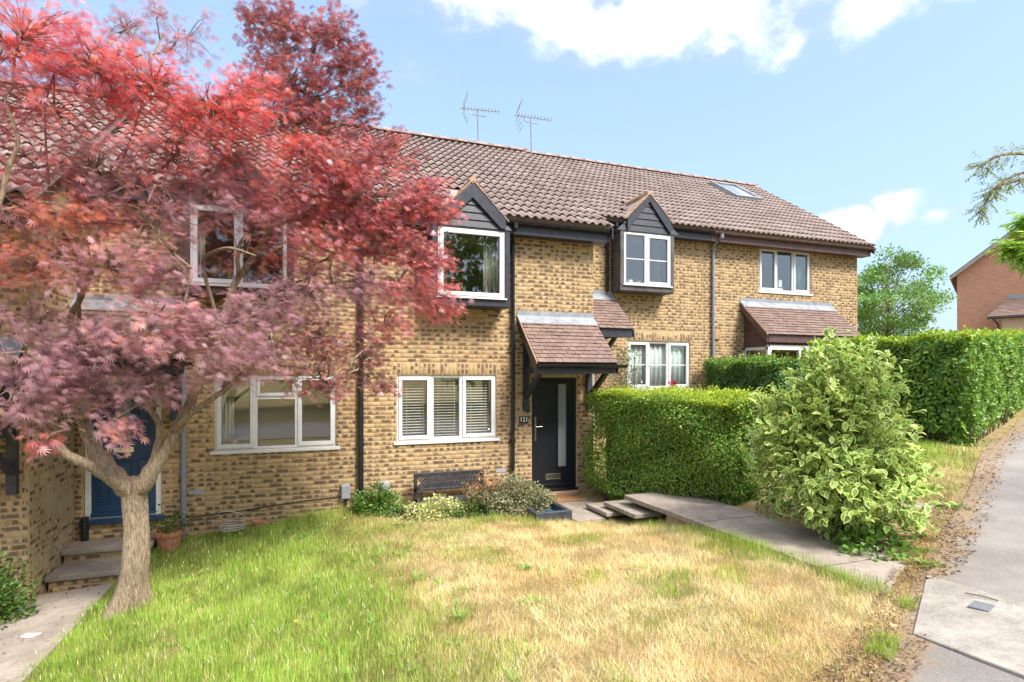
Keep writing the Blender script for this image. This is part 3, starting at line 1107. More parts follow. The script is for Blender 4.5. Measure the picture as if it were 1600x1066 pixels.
def window(house, x0, x1, z0, z1, y, lights, sill=True, room=True, sill_mat='upvc', depth=1.6, room_y=None):
    """lights: (from, to, 'sash'|'fixed'|'fan'|'bar_sash'|'bar_fixed') fractions of the width"""
    f = MB().ring(x0, x1, z0, z1, y, y + 0.07, 0.045)
    w = x1 - x0
    win = None
    edges = [l[0] for l in lights[1:]]
    for e in edges:
        xm = x0 + e * w
        f.box(xm - 0.03, xm + 0.03, y + 0.002, y + 0.068, z0 + 0.044, z1 - 0.044)
    win = f.build('window', 'upvc', house, bevel=0.004)
    for a, b, kind in lights:
        la = x0 + a * w + (0.03 if a > 0 else 0.045)
        lb = x0 + b * w - (0.03 if b < 1 else 0.045)
        lz0, lz1 = z0 + 0.045, z1 - 0.045
        if 'fan' in kind:
            zt = lz1 - 0.30
            MB().ring(la - 0.012, lb + 0.012, zt, lz1 + 0.012, y - 0.014, y + 0.05, 0.052).build('sash', 'upvc', win, bevel=0.004)
            pane(win, la + 0.038, lb - 0.038, zt + 0.05, lz1 - 0.038, y + 0.02)
            MB().box(la, lb, y + 0.003, y + 0.066, zt - 0.052, zt - 0.002).build('transom', 'upvc', win)
            pane(win, la - 0.002, lb + 0.002, lz0, zt - 0.05, y + 0.03)
        elif 'sash' in kind:
            MB().ring(la - 0.014, lb + 0.014, lz0 - 0.014, lz1 + 0.014, y - 0.016, y + 0.05, 0.062).build('sash', 'upvc', win, bevel=0.004)
            pane(win, la + 0.046, lb - 0.046, lz0 + 0.046, lz1 - 0.046, y + 0.02)
        else:
            MB().ring(la - 0.002, lb + 0.002, lz0 - 0.002, lz1 + 0.002, y + 0.012, y + 0.05, 0.014).build('bead', 'upvc', win)
            pane(win, la + 0.01, lb - 0.01, lz0 + 0.01, lz1 - 0.01, y + 0.03)
        if 'bar' in kind:
            zc = (lz0 + lz1) / 2
            MB().box(la + 0.008, lb - 0.008, y + 0.012, y + 0.019, zc - 0.011, zc + 0.011).build('glazing_bar', 'upvc', win)
    if sill:
        MB().prism([(x0 - 0.06, z0 - 0.055), (x1 + 0.06, z0 - 0.055), (x1 + 0.06, z0 - 0.002), (x0 - 0.06, z0 - 0.002)], y - 0.06, y + 0.06).build('sill', sill_mat, win, bevel=0.006)
    if room:
        m = MB()
        a, b, c, d, e, g = x0 - 0.5, x1 + 0.5, (room_y or y + 0.28), (room_y or y + 0.28) + depth, z0 - 0.75, min(z1 + 0.25, z1 + 0.02 if room_y else 99)
        m.add([(a, d, e), (b, d, e), (b, d, g), (a, d, g)], [(0, 1, 2, 3)], 0)
        m.add([(a, c, e), (a, d, e), (a, d, g), (a, c, g)], [(0, 1, 2, 3)], 0)
        m.add([(b, c, e), (b, c, g), (b, d, g), (b, d, e)], [(0, 1, 2, 3)], 0)
        m.add([(a, c, g), (a, d, g), (b, d, g), (b, c, g)], [(0, 1, 2, 3)], 0)
        m.add([(a, c, e), (b, c, e), (b, d, e), (a, d, e)], [(0, 1, 2, 3)], 1)
        m.build('room', ['room_wall', 'room_floor'], win)
    return win


def downpipe(house, x, y, ztop, zbot, mtl, gut=None, name='downpipe', r_=0.036):
    m = MB()
    pts = [(x, y, zbot), (x, y, ztop)]
    if gut:
        pts = [(x, y, zbot), (x, y, ztop - 0.28), (x, y, ztop - 0.24), (gut[0], gut[1], ztop - 0.06), (gut[0], gut[1], gut[2])]
    m.tube(pts, r_, 10)
    z = zbot + 1.1
    while z < ztop - 0.4:
        m.tube([(x, y, z - 0.035), (x, y, z + 0.035)], r_ + 0.009, 10)
        m.box(x - 0.055, x + 0.055, y, y + 0.05, z - 0.018, z + 0.018)
        z += 1.75
    if gut:
        m.tube([(gut[0], gut[1], gut[2] - 0.10), (gut[0], gut[1], gut[2] + 0.01)], r_ + 0.012, 10)
    return m.build(name, mtl, house, smooth=False)


def gutter(house, x0, x1, y, z, mtl, name='gutter'):
    m = MB()
    n, r_, t = 8, 0.056, 0.005
    prof = [(math.cos(math.pi + math.pi * k / n) * r_, math.sin(math.pi + math.pi * k / n) * r_) for k in range(n + 1)]
    prof += [(p[0] * (1 - t / r_), p[1] * (1 - t / r_)) for p in reversed(prof)]
    k = len(prof)
    vs_ = [(x0, y + a, z + b) for a, b in prof] + [(x1, y + a, z + b) for a, b in prof]
    fs_ = [(i, (i + 1) % k, k + (i + 1) % k, k + i) for i in range(k)]
    m.add(vs_, fs_)
    cap = [(math.cos(math.pi + math.pi * q / n) * r_, math.sin(math.pi + math.pi * q / n) * r_) for q in range(n + 1)]
    for x in (x0, x1):
        m.add([(x, y + a, z + b) for a, b in cap], [tuple(range(n + 1))])
    x = x0 + 0.4
    while x < x1:
        m.box(x - 0.02, x + 0.02, y - r_ - 0.006, y + r_ + 0.03, z - 0.012, z + 0.004)
        x += 0.9
    return m.build(name, mtl, house)


def bay(house, x0, x1, zb, zt, Y, apex, xa, lights, paint, half=0.60, boards=5, proj=0.43, drop=0.245, gpaint='black_paint'):
    """box bay with a boarded gable; zb bottom, zt top of the window"""
    yf = Y - proj
    m = MB()
    m.box(x0, x1, yf + 0.01, Y + 0.02, zb, zb + 0.14)
    m.box(x0, x0 + 0.095, yf, Y + 0.02, zb + 0.141, zt + 0.03)
    m.box(x1 - 0.095, x1, yf, Y + 0.02, zb + 0.141, zt + 0.03)
    m.box(x0, x1, yf, Y + 0.02, zt + 0.031, zt + 0.13)
    m.box(x0 + 0.01, x1 - 0.01, yf + 0.02, Y + 0.02, zb - 0.012, zb - 0.001)
    b = m.build('bay', paint, house, bevel=0.006)
    w = window(house, x0 + 0.10, x1 - 0.10, zb + 0.142, zt + 0.028, yf + 0.01, lights, sill=False, depth=1.7, room_y=Y + 0.29)
    MB().box(x0 + 0.06, x1 - 0.06, yf - 0.03, yf + 0.02, zb + 0.125, zb + 0.15).build('sill', 'upvc', w)
    # gable boards
    z0, z1 = zt + 0.06, apex - 0.10
    sl = 0.95
    n = boards
    for k in range(n):
        a, c = z0 + (z1 - z0) * k / n, z0 + (z1 - z0) * (k + 1) / n
        wa, wc = (apex - 0.05 - a) / sl, (apex - 0.05 - c) / sl
        MB().add([(xa - wa, yf - 0.012, a), (xa + wa, yf - 0.012, a), (xa + wc, yf + 0.008, c - 0.004), (xa - wc, yf + 0.008, c - 0.004),
                  (xa - wa, yf + 0.05, a), (xa + wa, yf + 0.05, a), (xa + wc, yf + 0.05, c - 0.004), (xa - wc, yf + 0.05, c - 0.004)],
                 [(0, 1, 2, 3), (7, 6, 5, 4), (0, 4, 5, 1), (1, 5, 6, 2), (2, 6, 7, 3), (3, 7, 4, 0)]).build('board', gpaint, b)
    # barge boards and small roof
    bw = 0.17
    for s in (-1, 1):
        ft = apex - sl * half
        MB().prism([(xa, apex), (xa + s * half, ft), (xa + s * half, zt + 0.07), (xa + s * min(half - 0.02, (apex - drop - zt - 0.07) / sl), zt + 0.07), (xa, apex - drop)][::s], yf - 0.05, yf - 0.014).build('barge_board', gpaint, b)
        yb = Y - 0.35 + (apex - (zt + 0.24)) / 0.70 + 0.15
        MB().prism([(xa, apex + 0.045), (xa + s * (half + 0.05), ft - 0.005), (xa + s * (half + 0.05), ft - 0.045), (xa, apex + 0.004)][::s], yf - 0.035, yb).build('gable_roof', 'roof_tile', b)
        L = math.hypot(half + 0.05, apex - ft)
        k = 6
        for i in range(k):
            t0, t1 = i / k, (i + 0.97) / k
            dx, dz = s * (half + 0.06), (ft - 0.05) - (apex + 0.05)
            p0, p1 = (xa + dx * t0, apex + 0.05 + dz * t0), (xa + dx * t1, apex + 0.05 + dz * t1)
            MB().prism([(p0[0], p0[1] + 0.024), (p1[0], p1[1] + 0.030), (p1[0], p1[1]), (p0[0], p0[1] - 0.006)][::s], yf - 0.06, yf + 0.16).build('verge_tile', 'verge_mortar' if s < 0 or i < 2 else 'roof_tile', b)
    q = MB().tube([(xa, yf - 0.05, apex + 0.06), (xa, yf + 1.2, apex + 0.06)], 0.06, 10).build('ridge_tile', 'verge_mortar', b)
    return w


def canopy(house, x0, x1, zt, zf, Y, proj, paint, brackets=(), gut=True):
    """tiled lean-to canopy over a door"""
    L = math.hypot(proj, zt - zf)
    pitch = math.atan2(zt - zf, proj)
    sn, cs = math.sin(pitch), math.cos(pitch)
    yf = Y - proj
    m = MB()
    poly = [(yf, zf), (Y, zt), (Y, zt - 0.10), (yf, zf - 0.07)]
    n = 4
    m.add([(x0 + 0.02, y, z) for y, z in poly] + [(x1 - 0.02, y, z) for y, z in poly],
          [(3, 2, 1, 0), (4, 5, 6, 7)] + [(i, (i + 1) % 4, 4 + (i + 1) % 4, 4 + i) for i in range(4)])
    c = m.build('canopy', paint, house)
    rows = round(L / 0.105)
    cols = round((x1 - x0) / 0.165)
    g, w = L / rows, (x1 - x0) / cols
    for r_ in range(rows):
        half = r_ % 2
        for k in range(cols + half):
            a = x0 + (k - 0.5 * half) * w
            b = a + w
            a, b = max(a, x0), min(b, x1)
            s = r_ * g - (0.03 if r_ == 0 else 0.012)
            t = link('plain_tile', PLAIN, c)
            t.matrix_local = (Matrix.Translation(((a + b) / 2, yf + s * cs - 0.026 * sn, zf + s * sn + 0.026 * cs)) @ Matrix.Rotation(pitch - 0.15 + random.gauss(0, 0.025), 4, 'X')
                              @ Matrix.Rotation(random.gauss(0, 0.02), 4, 'Y') @ Matrix.Diagonal(((b - a) / 0.163 * 0.965, 1, 1, 1)))
    # lead flashing dressed down from the wall
    MB().box(x0 - 0.03, x1 + 0.0, Y - 0.012, Y - 0.001, zt - 0.01, zt + 0.15).add(
        [(x0 - 0.03, Y - 0.012, zt + 0.06), (x1, Y - 0.012, zt + 0.06), (x1 + 0.015, Y - 0.16, zt + 0.05 - 0.16 * sn / cs + 0.015), (x0 - 0.03, Y - 0.16, zt + 0.05 - 0.16 * sn / cs + 0.015),
         (x0 - 0.03, Y - 0.012, zt + 0.022), (x1, Y - 0.012, zt + 0.022), (x1 + 0.015, Y - 0.16, zt + 0.022 - 0.16 * sn / cs + 0.015), (x0 - 0.03, Y - 0.16, zt + 0.022 - 0.16 * sn / cs + 0.015)],
        [(3, 2, 1, 0), (4, 5, 6, 7), (0, 4, 7, 3), (3, 7, 6, 2), (2, 6, 5, 1)]).build('flashing', 'lead', c)
    for xs in (x0, x1):
        s = -1 if xs == x0 else 1
        poly = [(yf - 0.02, zf + 0.022), (Y - 0.02, zt + 0.022), (Y - 0.02, zt - 0.02), (yf - 0.02, zf - 0.02)]
        if s < 0:
          MB().add([(xs + s * 0.002, y, z) for y, z in poly] + [(xs + s * 0.022, y, z) for y, z in poly],
                   [(0, 1, 2, 3), (7, 6, 5, 4)] + [(i, 4 + i, 4 + (i + 1) % 4, (i + 1) % 4) for i in range(4)]).build('verge_strip', 'verge_mortar', c)
        poly = [(yf, zf - 0.022), (Y - 0.02, zt - 0.022), (Y - 0.02, zt - 0.16), (yf + 0.02, zf - 0.19), (yf, zf - 0.19)]
        MB().add([(xs + s * 0.0, y, z) for y, z in poly] + [(xs + s * 0.024, y, z) for y, z in poly],
                 [(0, 1, 2, 3, 4), (9, 8, 7, 6, 5)] + [(i, 5 + i, 5 + (i + 1) % 5, (i + 1) % 5) for i in range(5)]).build('barge_board', paint, c)
    MB().box(x0 + 0.03, x1 - 0.03, yf + 0.004, yf + 0.03, zf - 0.19, zf - 0.03).build('fascia', paint, c, bevel=0.004)
    if gut:
        gutter(c, x0 + 0.0, x1 + 0.16, yf - 0.045, zf - 0.03, 'black_plastic')
    for bx in brackets:
        m = MB()
        m.box(bx - 0.05, bx + 0.05, Y - 0.085, Y - 0.002, zt - 1.72, zt - 0.28)
        m.box(bx - 0.035, bx + 0.035, yf + 0.03, Y - 0.086, zf - 0.185, zf - 0.07)
        p0, p1 = Vector((bx, Y - 0.06, zt - 1.45)), Vector((bx, yf + 0.18, zf - 0.16))
        pts = []
        for i in range(7):
            t = i / 6
            p = p0.lerp(p1, t)
            p += Vector((0, 0.05, -0.05)) * math.sin(math.pi * t)
            pts.append(p)
        for i in range(6):
            a, b = pts[i], pts[i + 1]
            d = (b - a).normalized()
            nrm = Vector((0, d.z, -d.y)) * 0.045
            vs_ = [a - nrm + Vector((-.034, 0, 0)), a - nrm + Vector((.034, 0, 0)), a + nrm + Vector((.034, 0, 0)), a + nrm + Vector((-.034, 0, 0)),
                   b - nrm + Vector((-.034, 0, 0)), b - nrm + Vector((.034, 0, 0)), b + nrm + Vector((.034, 0, 0)), b + nrm + Vector((-.034, 0, 0))]
            m.add(vs_, [(0, 1, 5, 4), (1, 2, 6, 5), (2, 3, 7, 6), (3, 0, 4, 7)] + ([(0, 3, 2, 1)] if i == 0 else []) + ([(4, 5, 6, 7)] if i == 5 else []))
        m.build('bracket', paint, c)
    return c


def house_shell(name, label, x0, x1, Y, z0, oz, openings, soldiers=(), nbricks=300, want=None, skip=None, roof_x=None, paint='black_paint', fascia=None, holes=(), yb=13.9 - 9.9):
    """brick front with its openings, side walls, eaves and roof; eaves and ridge follow from Y and oz"""
    h = thing(name, ((x0 + x1) / 2, Y, z0), label, 'house', 'houses of the stepped brick terrace')
    zt = 4.80 + oz
    m = MB()
    wall_cells(m, x0, x1, z0, zt, list(openings) + list(holes), Y + 0.0045)
    yr = Y + yb
    ze, ye, zr = 4.955 + oz, Y - 0.42, 7.97 + oz
    for xs, xt in ((x0, x0 + 0.2), (x1 - 0.2, x1)):
        poly = [(Y + 0.3, z0), (2 * yr - Y, z0), (2 * yr - Y, zt), (yr, zr - 0.20), (Y + 0.3, zt + 0.1)]
        m.add([(xs, y, z) for y, z in poly] + [(xt, y, z) for y, z in poly],
              [(0, 1, 2, 3, 4), (9, 8, 7, 6, 5)] + [(i, 5 + i, 5 + (i + 1) % 5, (i + 1) % 5) for i in range(5)])
    m.box(x0 + 0.2, x1 - 0.2, 2 * yr - Y - 0.2, 2 * yr - Y, z0, zt)
    wall = m.build('wall', 'mortar', h)
    lay = brick_layout(x0, x1, z0, zt, list(openings) + list(holes), soldiers)
    lay_bricks(wall, lay, lambda x, z: Matrix.Translation((x, Y, z)), nbricks, want)
    rx0, rx1 = roof_x or (x0, x1)
    tiled_roof(h, rx0, rx1, ye, ze, yr, zr, skip)
    for a, b in (fascia or [(rx0, rx1)]):
        MB().box(a, b, Y - 0.30, Y - 0.272, 4.69 + oz, 4.93 + oz).box(a, b, Y - 0.27, Y + 0.0, 4.70 + oz, 4.712 + oz).build('fascia', paint, h)
    return h, wall


# ------------------------------------------------------------------ the terrace
Y1, Y3, Y0 = 9.9, 11.9, 8.45
SASH3 = [(0, 0.335, 'sash'), (0.335, 0.64, 'fixed'), (0.64, 1, 'sash')]

# ---- number 121
OA = (1.557, 3.367, 0.995, 2.15)
OD = (4.07, 5.005, -0.06, 2.10)
BAY2 = (2.08, 3.475)
h2, w2 = house_shell('terrace_house', 'yellow brick terrace house with the black front door and blinds in its wide window', 0.94, 5.37, Y1, -0.255, 0.0,
                     [OA, OD], soldiers=[(OA[0] - 0.08, OA[1] + 0.08, 2.15)], holes=[(BAY2[0] + 0.08, BAY2[1] - 0.08, 3.42, 4.8)],
                     want=lambda p: p.z > 0.0 and not (p.x < 1.6 and p.z > 2.4) and not (3.8 < p.x and 1.9 < p.z < 3.2), roof_x=(0.94, 5.56),
                     skip=lambda x, y, z: abs(x - 2.78) < 0.60 - 0.85 * (z - 4.9) and z < 5.6, fascia=[(0.94, 2.16), (3.41, 5.54)])
window(h2, *OA, Y1 + 0.03, SASH3)
bay(h2, BAY2[0], BAY2[1], 3.345, 4.645, Y1, 5.45, 2.78, [(0, 1, 'sash')], 'black_paint')
canopy(h2, 3.80, 5.37, 3.20, 2.36, Y1, 0.90, 'black_paint', brackets=(3.93, 5.25))
gutter(h2, 3.36, 5.50, Y1 - 0.375, 4.905, 'black_plastic')
gutter(h2, 0.95, 2.2, Y1 - 0.375, 4.905, 'black_plastic')
downpipe(h2, 3.672, Y1 - 0.055, 4.87, -0.16, 'black_plastic', gut=(3.60, Y1 - 0.375, 4.86))
downpipe(h2, 0.945, Y1 - 0.055, 4.87, -0.12, 'black_plastic', r_=0.048)
# right verge
sl_ = (7.97 - 4.955) / (4.0 + 0.42)
MB().add([(5.545, Y1 - 0.42, 4.93), (5.545, 13.9, 7.945), (5.545, 13.9, 7.75), (5.545, Y1 - 0.42, 4.73), (5.57, Y1 - 0.42, 4.93), (5.57, 13.9, 7.945), (5.57, 13.9, 7.75), (5.57, Y1 - 0.42, 4.73)],
         [(0, 1, 2, 3), (7, 6, 5, 4), (0, 4, 5, 1), (3, 2, 6, 7), (0, 3, 7, 4)]).build('barge_board', 'black_paint', h2)
MB().box(3.36, 3.55, Y1, Y1 + 0.02, 0.36, 0.425, M=Matrix.Translation((0, -0.004, 0))).build('air_brick', 'grey_plastic', h2)

# front door of number 121
dr = MB().ring(OD[0], OD[1], -0.01, OD[3], Y1 + 0.03, Y1 + 0.10, 0.062, wb=0.04).build('front_door', 'door_black', h2, bevel=0.005)
MB().box(4.134, 4.941, Y1 + 0.055, Y1 + 0.098, 0.032, 2.036).build('door_leaf', 'door_black', dr, bevel=0.004)
MB().ring(4.60, 4.835, 0.36, 2.02 - 0.01, Y1 + 0.038, Y1 + 0.056, 0.035).build('glazing_trim', 'door_black', dr, bevel=0.004)
MB().box(4.634, 4.80, Y1 + 0.048, Y1 + 0.054, 0.395, 1.975).build('pane', 'frosted_glass', dr)
MB().box(4.142, 4.178, Y1 + 0.042, Y1 + 0.055, 0.90, 1.36).tube([(4.16, Y1 + 0.045, 1.17), (4.16, Y1 + 0.0, 1.17), (4.275, Y1 - 0.008, 1.172)], 0.011, 8).build('handle', 'chrome', dr, bevel=0.002)
MB().ring(4.37, 4.69, 0.145, 0.262, Y1 + 0.044, Y1 + 0.056, 0.022).box(4.392, 4.668, Y1 + 0.046, Y1 + 0.054, 0.168, 0.24).build('letter_plate', 'chrome', dr, bevel=0.002)
MB().box(4.06, 5.015, Y1 - 0.045, Y1 + 0.054, -0.058, -0.012).box(4.14, 4.935, Y1 + 0.02, Y1 + 0.054, 0.03, 0.075).build('threshold', 'door_black', dr, bevel=0.004)
# house number
pq = thing('number_plaque', (3.90, Y1 - 0.02, 1.31), 'small black house number plaque reading 121 beside the black door', 'sign')
MB().box(3.812, 3.99, Y1 - 0.022, Y1 - 0.006, 1.245, 1.385).build('plate', 'plaque_black', pq, bevel=0.003)
MB().ring(3.82, 3.982, 1.253, 1.377, Y1 - 0.026, Y1 - 0.0215, 0.005).build('rim', 'chrome', pq)
fc = bpy.data.curves.new('digits', 'FONT')
fc.body = '121'
fc.size = 0.112
fc.align_x = 'CENTER'
fc.align_y = 'CENTER'
fc.extrude = 0.002
fc.offset = 0.0016
fc.materials.append(MATS['digit_white'])
fo = bpy.data.objects.new('digits', fc)
COL.objects.link(fo)
bpy.context.view_layer.update()
fm = bpy.data.meshes.new_from_object(fo.evaluated_get(bpy.context.evaluated_depsgraph_get()))
bpy.data.objects.remove(fo)
fm.name = 'digits'
fo = bpy.data.objects.new('digits', fm)
COL.objects.link(fo)
attach(fo, pq)
fo.location = (3.901, Y1 - 0.0255, 1.315)
fo.rotation_euler = (R(90), 0, 0)
bell = MB().box(3.955, 4.02, Y1 - 0.025, Y1 - 0.003, 1.45, 1.60).build('doorbell', 'black_plastic', None, bevel=0.004)
tag(bell, 'small black doorbell above the 121 number plaque', 'doorbell')
bt = MB().tube([(3.988, Y1 - 0.026, 1.505), (3.988, Y1 - 0.031, 1.505)], 0.013, 12).build('button', 'digit_white', bell)

# ---- house with the blue door
OB = (-1.255, 0.555, 0.965, 2.155)
OE = (-2.95, -1.97, -0.02, 2.10)
BAY1 = (-1.62, -0.10)
h1, w1 = house_shell('terrace_house', 'yellow brick terrace house with the blue front door behind the red maple', -3.07, 0.94, Y1, -0.78, 0.0,
                     [OB, OE], soldiers=[(OB[0] - 0.08, OB[1] + 0.08, 2.15)], holes=[(BAY1[0] + 0.08, BAY1[1] - 0.08, 3.42, 4.8)],
                     want=lambda p: p.x > -1.95 and -0.25 < p.z < 2.4, skip=lambda x, y, z: abs(x + 0.86) < 0.60 - 0.85 * (z - 4.9) and z < 5.6,
                     fascia=[(-3.07, -1.5), (-0.22, 0.94)], paint='black_paint')
window(h1, *OB, Y1 + 0.03, [(0, 0.32, 'sash'), (0.32, 0.66, 'fan'), (0.66, 1, 'sash')], depth=0.8)
bay(h1, BAY1[0], BAY1[1], 3.345, 4.645, Y1, 5.45, -0.86, [(0, 0.5, 'sash'), (0.5, 1, 'fixed')], 'brown_paint', gpaint='brown_paint')
canopy(h1, -3.06, -1.55, 3.18, 2.36, Y1, 0.90, 'black_paint', brackets=(-1.80,))
gutter(h1, -2.8, -1.55, Y1 - 0.375, 4.905, 'black_plastic')
gutter(h1, -0.2, 0.93, Y1 - 0.375, 4.905, 'black_plastic')
downpipe(h1, -1.668, Y1 - 0.055, 3.0, -0.42, 'pipe_grey', r_=0.04)
MB().box(-1.60, -1.40, Y1 - 0.004, Y1 + 0.02, 0.315, 0.38).build('air_brick', 'grey_plastic', h1)
MB().tube([(-2.92, Y1 - 0.05, -0.40), (-2.92, Y1 - 0.05, 0.10)], 0.05, 12).tube([(-2.92, Y1 - 0.05, -0.04), (-2.92, Y1 - 0.05, 0.01)], 0.06, 12).build('standpipe', 'black_plastic', h1)
cable = [(-1.97, 0.02), (-1.5, -0.02), (-1.0, 0.0), (-0.5, 0.05), (0.1, 0.10), (0.62, 0.12)]
MB().tube([(x, Y1 - 0.012, z) for x, z in cable], 0.008, 6).build('cable', 'black_plastic', h1)
# blue panelled door in a white frame
bd = MB().ring(OE[0] + 0.005, OE[1] - 0.005, 0.045, OE[3], Y1 + 0.03, Y1 + 0.10, 0.075, wb=0.02).build('front_door', 'white_wood', h1, bevel=0.004)
MB().box(-2.87, -2.05, Y1 + 0.05, Y1 + 0.095, 0.066, 2.024).build('door_leaf', 'blue_paint', bd, bevel=0.003)
for a, b in ((-2.80, -2.62), (-2.30, -2.12)):
    for c, d in ((0.24, 0.92), (1.14, 1.90)):
        MB().ring(a, b, c, d, Y1 + 0.038, Y1 + 0.0515, 0.022).box(a + 0.035, b - 0.035, Y1 + 0.040, Y1 + 0.0515, c + 0.035, d - 0.035).build('door_panel', 'blue_paint', bd, bevel=0.006)
MB().ring(-2.57, -2.35, 0.24, 0.88, Y1 + 0.038, Y1 + 0.0515, 0.022).box(-2.535, -2.385, Y1 + 0.040, Y1 + 0.0515, 0.275, 0.845).build('door_panel', 'blue_paint', bd, bevel=0.006)
MB().ring(-2.60, -2.34, 1.14, 1.90, Y1 + 0.036, Y1 + 0.0515, 0.03).build('glazing_trim', 'blue_paint', bd, bevel=0.004)
MB().box(-2.568, -2.372, Y1 + 0.042, Y1 + 0.0505, 1.17, 1.87).build('pane', 'frosted_glass', bd)
MB().box(-2.59, -2.335, Y1 + 0.036, Y1 + 0.0515, 1.0, 1.075).box(-2.57, -2.355, Y1 + 0.032, Y1 + 0.038, 1.015, 1.06).build('letter_plate', 'chrome', bd, bevel=0.002)
MB().box(-3.0, -1.92, Y1 - 0.07, Y1 + 0.05, -0.018, 0.04).box(-2.87, -2.05, Y1 + 0.01, Y1 + 0.05, 0.068, 0.13).build('threshold', 'blue_paint', bd, bevel=0.005)

for riser, yy, zb_, zt_ in ((sr0, 8.88, -0.722, -0.49), (sr1, 9.42, -0.405, -0.325)):
    lay_bricks(riser, brick_layout(-3.02, -2.03, zb_, zt_, []), lambda x, z, yy=yy: Matrix.Translation((x, yy, z)), 60)

# ---- projecting house on the left
h0, w0 = house_shell('terrace_house', 'yellow brick terrace house projecting at the far left with a black bracketed canopy', -6.4, -3.07, Y0, -1.15, -0.75,
                     [], nbricks=120, want=lambda p: p.x > -4.2 and p.z < 2.2, roof_x=(-6.4, -2.90), yb=4.0)
MB().box(-3.085, -3.0745, Y0 + 0.008, Y1 + 0.02, -1.0, 4.05).build('mortar_bed', 'mortar', w0)
lay = brick_layout(Y0 + 0.0, Y1 - 0.0, -1.125, 4.0, [])
side = lambda y, z: Matrix.Translation((-3.07, y, z)) @ Matrix.Rotation(math.pi / 2, 4, 'Z')
lay_bricks(w0, lay, side, 180, lambda p: p.z < 2.3)
canopy(h0, -4.75, -3.12, 2.45, 1.61, Y0, 0.90, 'black_paint', brackets=(-3.21, -4.55))
gutter(h0, -6.4, -2.95, Y0 - 0.375, 4.155, 'black_plastic')
lamp = MB().box(-3.46, -3.36, Y0 - 0.09, Y0 - 0.004, 0.70, 0.86).build('wall_box', 'black_plastic', None, bevel=0.006)
tag(lamp, 'small black box with a pale foot fixed under the left canopy bracket', 'wall box')
MB().box(-3.45, -3.37, Y0 - 0.08, Y0 - 0.01, 0.61, 0.698).build('foot', 'upvc', lamp)

# ---- stepped-back house with the small bay
OC = (7.383, 9.193, 1.82, 2.975)
OF = (5.62, 6.52, 0.76, 2.91)
BAY3 = (6.93, 8.41)
h3, w3 = house_shell('terrace_house', 'stepped back yellow brick terrace house with a two-light black bay and net curtains', 5.37, 9.605, Y3, 0.555, 0.81,
                     [OC, OF], soldiers=[(OC[0] - 0.08, OC[1] + 0.08, 2.975)], holes=[(BAY3[0] + 0.08, BAY3[1] - 0.08, 4.2, 5.6)],
                     want=lambda p: p.x > 6.9 and p.z > 2.6, roof_x=(5.2, 9.605), skip=lambda x, y, z: abs(x - 7.69) < 0.60 - 0.85 * (z - 5.71) and z < 6.4,
                     fascia=[(5.3, 7.2), (8.38, 9.60)])
window(h3, *OC, Y3 + 0.03, [(0, 0.335, 'bar_sash'), (0.335, 0.645, 'bar_fixed'), (0.645, 1, 'bar_sash')])
bay(h3, BAY3[0], BAY3[1], 4.11, 5.445, Y3, 6.37, 7.69, [(0, 0.47, 'bar_fixed'), (0.47, 1, 'bar_sash')], 'weathered_black_paint', half=0.60, drop=0.14)
canopy(h3, 5.42, 6.98, 4.0, 3.17, Y3, 0.90, 'black_paint', brackets=(6.62,), gut=False)
gutter(h3, 5.62, 7.10, Y3 - 0.375, 5.715, 'black_plastic')
gutter(h3, 8.42, 9.60, Y3 - 0.375, 5.715, 'black_plastic')
downpipe(h3, 6.80, Y3 - 0.055, 5.68, 4.12, 'black_plastic', gut=(6.86, Y3 - 0.375, 5.67))
fd = MB().ring(OF[0], OF[1], 0.80, 2.91, Y3 + 0.03, Y3 + 0.1, 0.07).build('front_door', 'upvc', h3)
MB().box(5.692, 6.448, Y3 + 0.05, Y3 + 0.095, 0.87, 2.838).build('door_leaf', 'upvc', fd)

# ---- end house with the tiled porch
OG = (11.423, 13.22, 4.385, 5.555)
h4, w4 = house_shell('terrace_house', 'end yellow brick terrace house with brown fascia, roof light and a wide tiled porch', 9.61, 15.0, Y3, 0.555, 0.81,
                     [OG], nbricks=260, want=lambda p: p.z > 2.7 and not (10.9 < p.x < 14.0 and p.z < 4.1), roof_x=(9.61, 15.14),
                     skip=lambda x, y, z: 12.68 < x < 13.76 and 14.25 < y < 15.42, paint='brown_paint')
window(h4, *OG, Y3 + 0.03, [(0, 0.34, 'sash'), (0.34, 0.665, 'fixed'), (0.665, 1, 'sash')])
gutter(h4, 9.62, 15.2, Y3 - 0.375, 5.715, 'brown_paint')
downpipe(h4, 9.87, Y3 - 0.055, 5.68, 0.9, 'pipe_grey', gut=(9.87, Y3 - 0.375, 5.67))
c4 = canopy(h4, 10.80, 14.02, 4.02, 3.15, Y3, 0.92, 'brown_paint', gut=False)
for k in range(7):
    a, b = 2.86 + k * 0.155, 2.86 + (k + 1) * 0.155 - 0.006
    ya = max(Y3 - 0.86, Y3 - 0.90 * (3.93 - b) / 0.83)
    MB().box(10.90, 10.93, ya, Y3 - 0.004, a, b).build('board', 'brown_paint', c4)
pg = MB()
pg.box(10.88, 10.94, Y3 - 0.84, Y3 - 0.78, 0.9, 2.85).box(10.88, 10.94, Y3 - 0.07, Y3 - 0.004, 0.9, 2.85).box(10.88, 10.94, Y3 - 0.84, Y3 - 0.004, 2.78, 2.852)
pg.box(10.88, 13.9, Y3 - 0.845, Y3 - 0.78, 2.78, 2.90)
for x in (10.945, 11.9, 12.9, 13.84):
    pg.box(x, x + 0.06, Y3 - 0.84, Y3 - 0.78, 0.9, 2.78)
pgo = pg.build('porch_window', 'upvc', h4)
MB().box(10.905, 10.911, Y3 - 0.78, Y3 - 0.07, 1.0, 2.78).build('pane', 'glass', pgo)
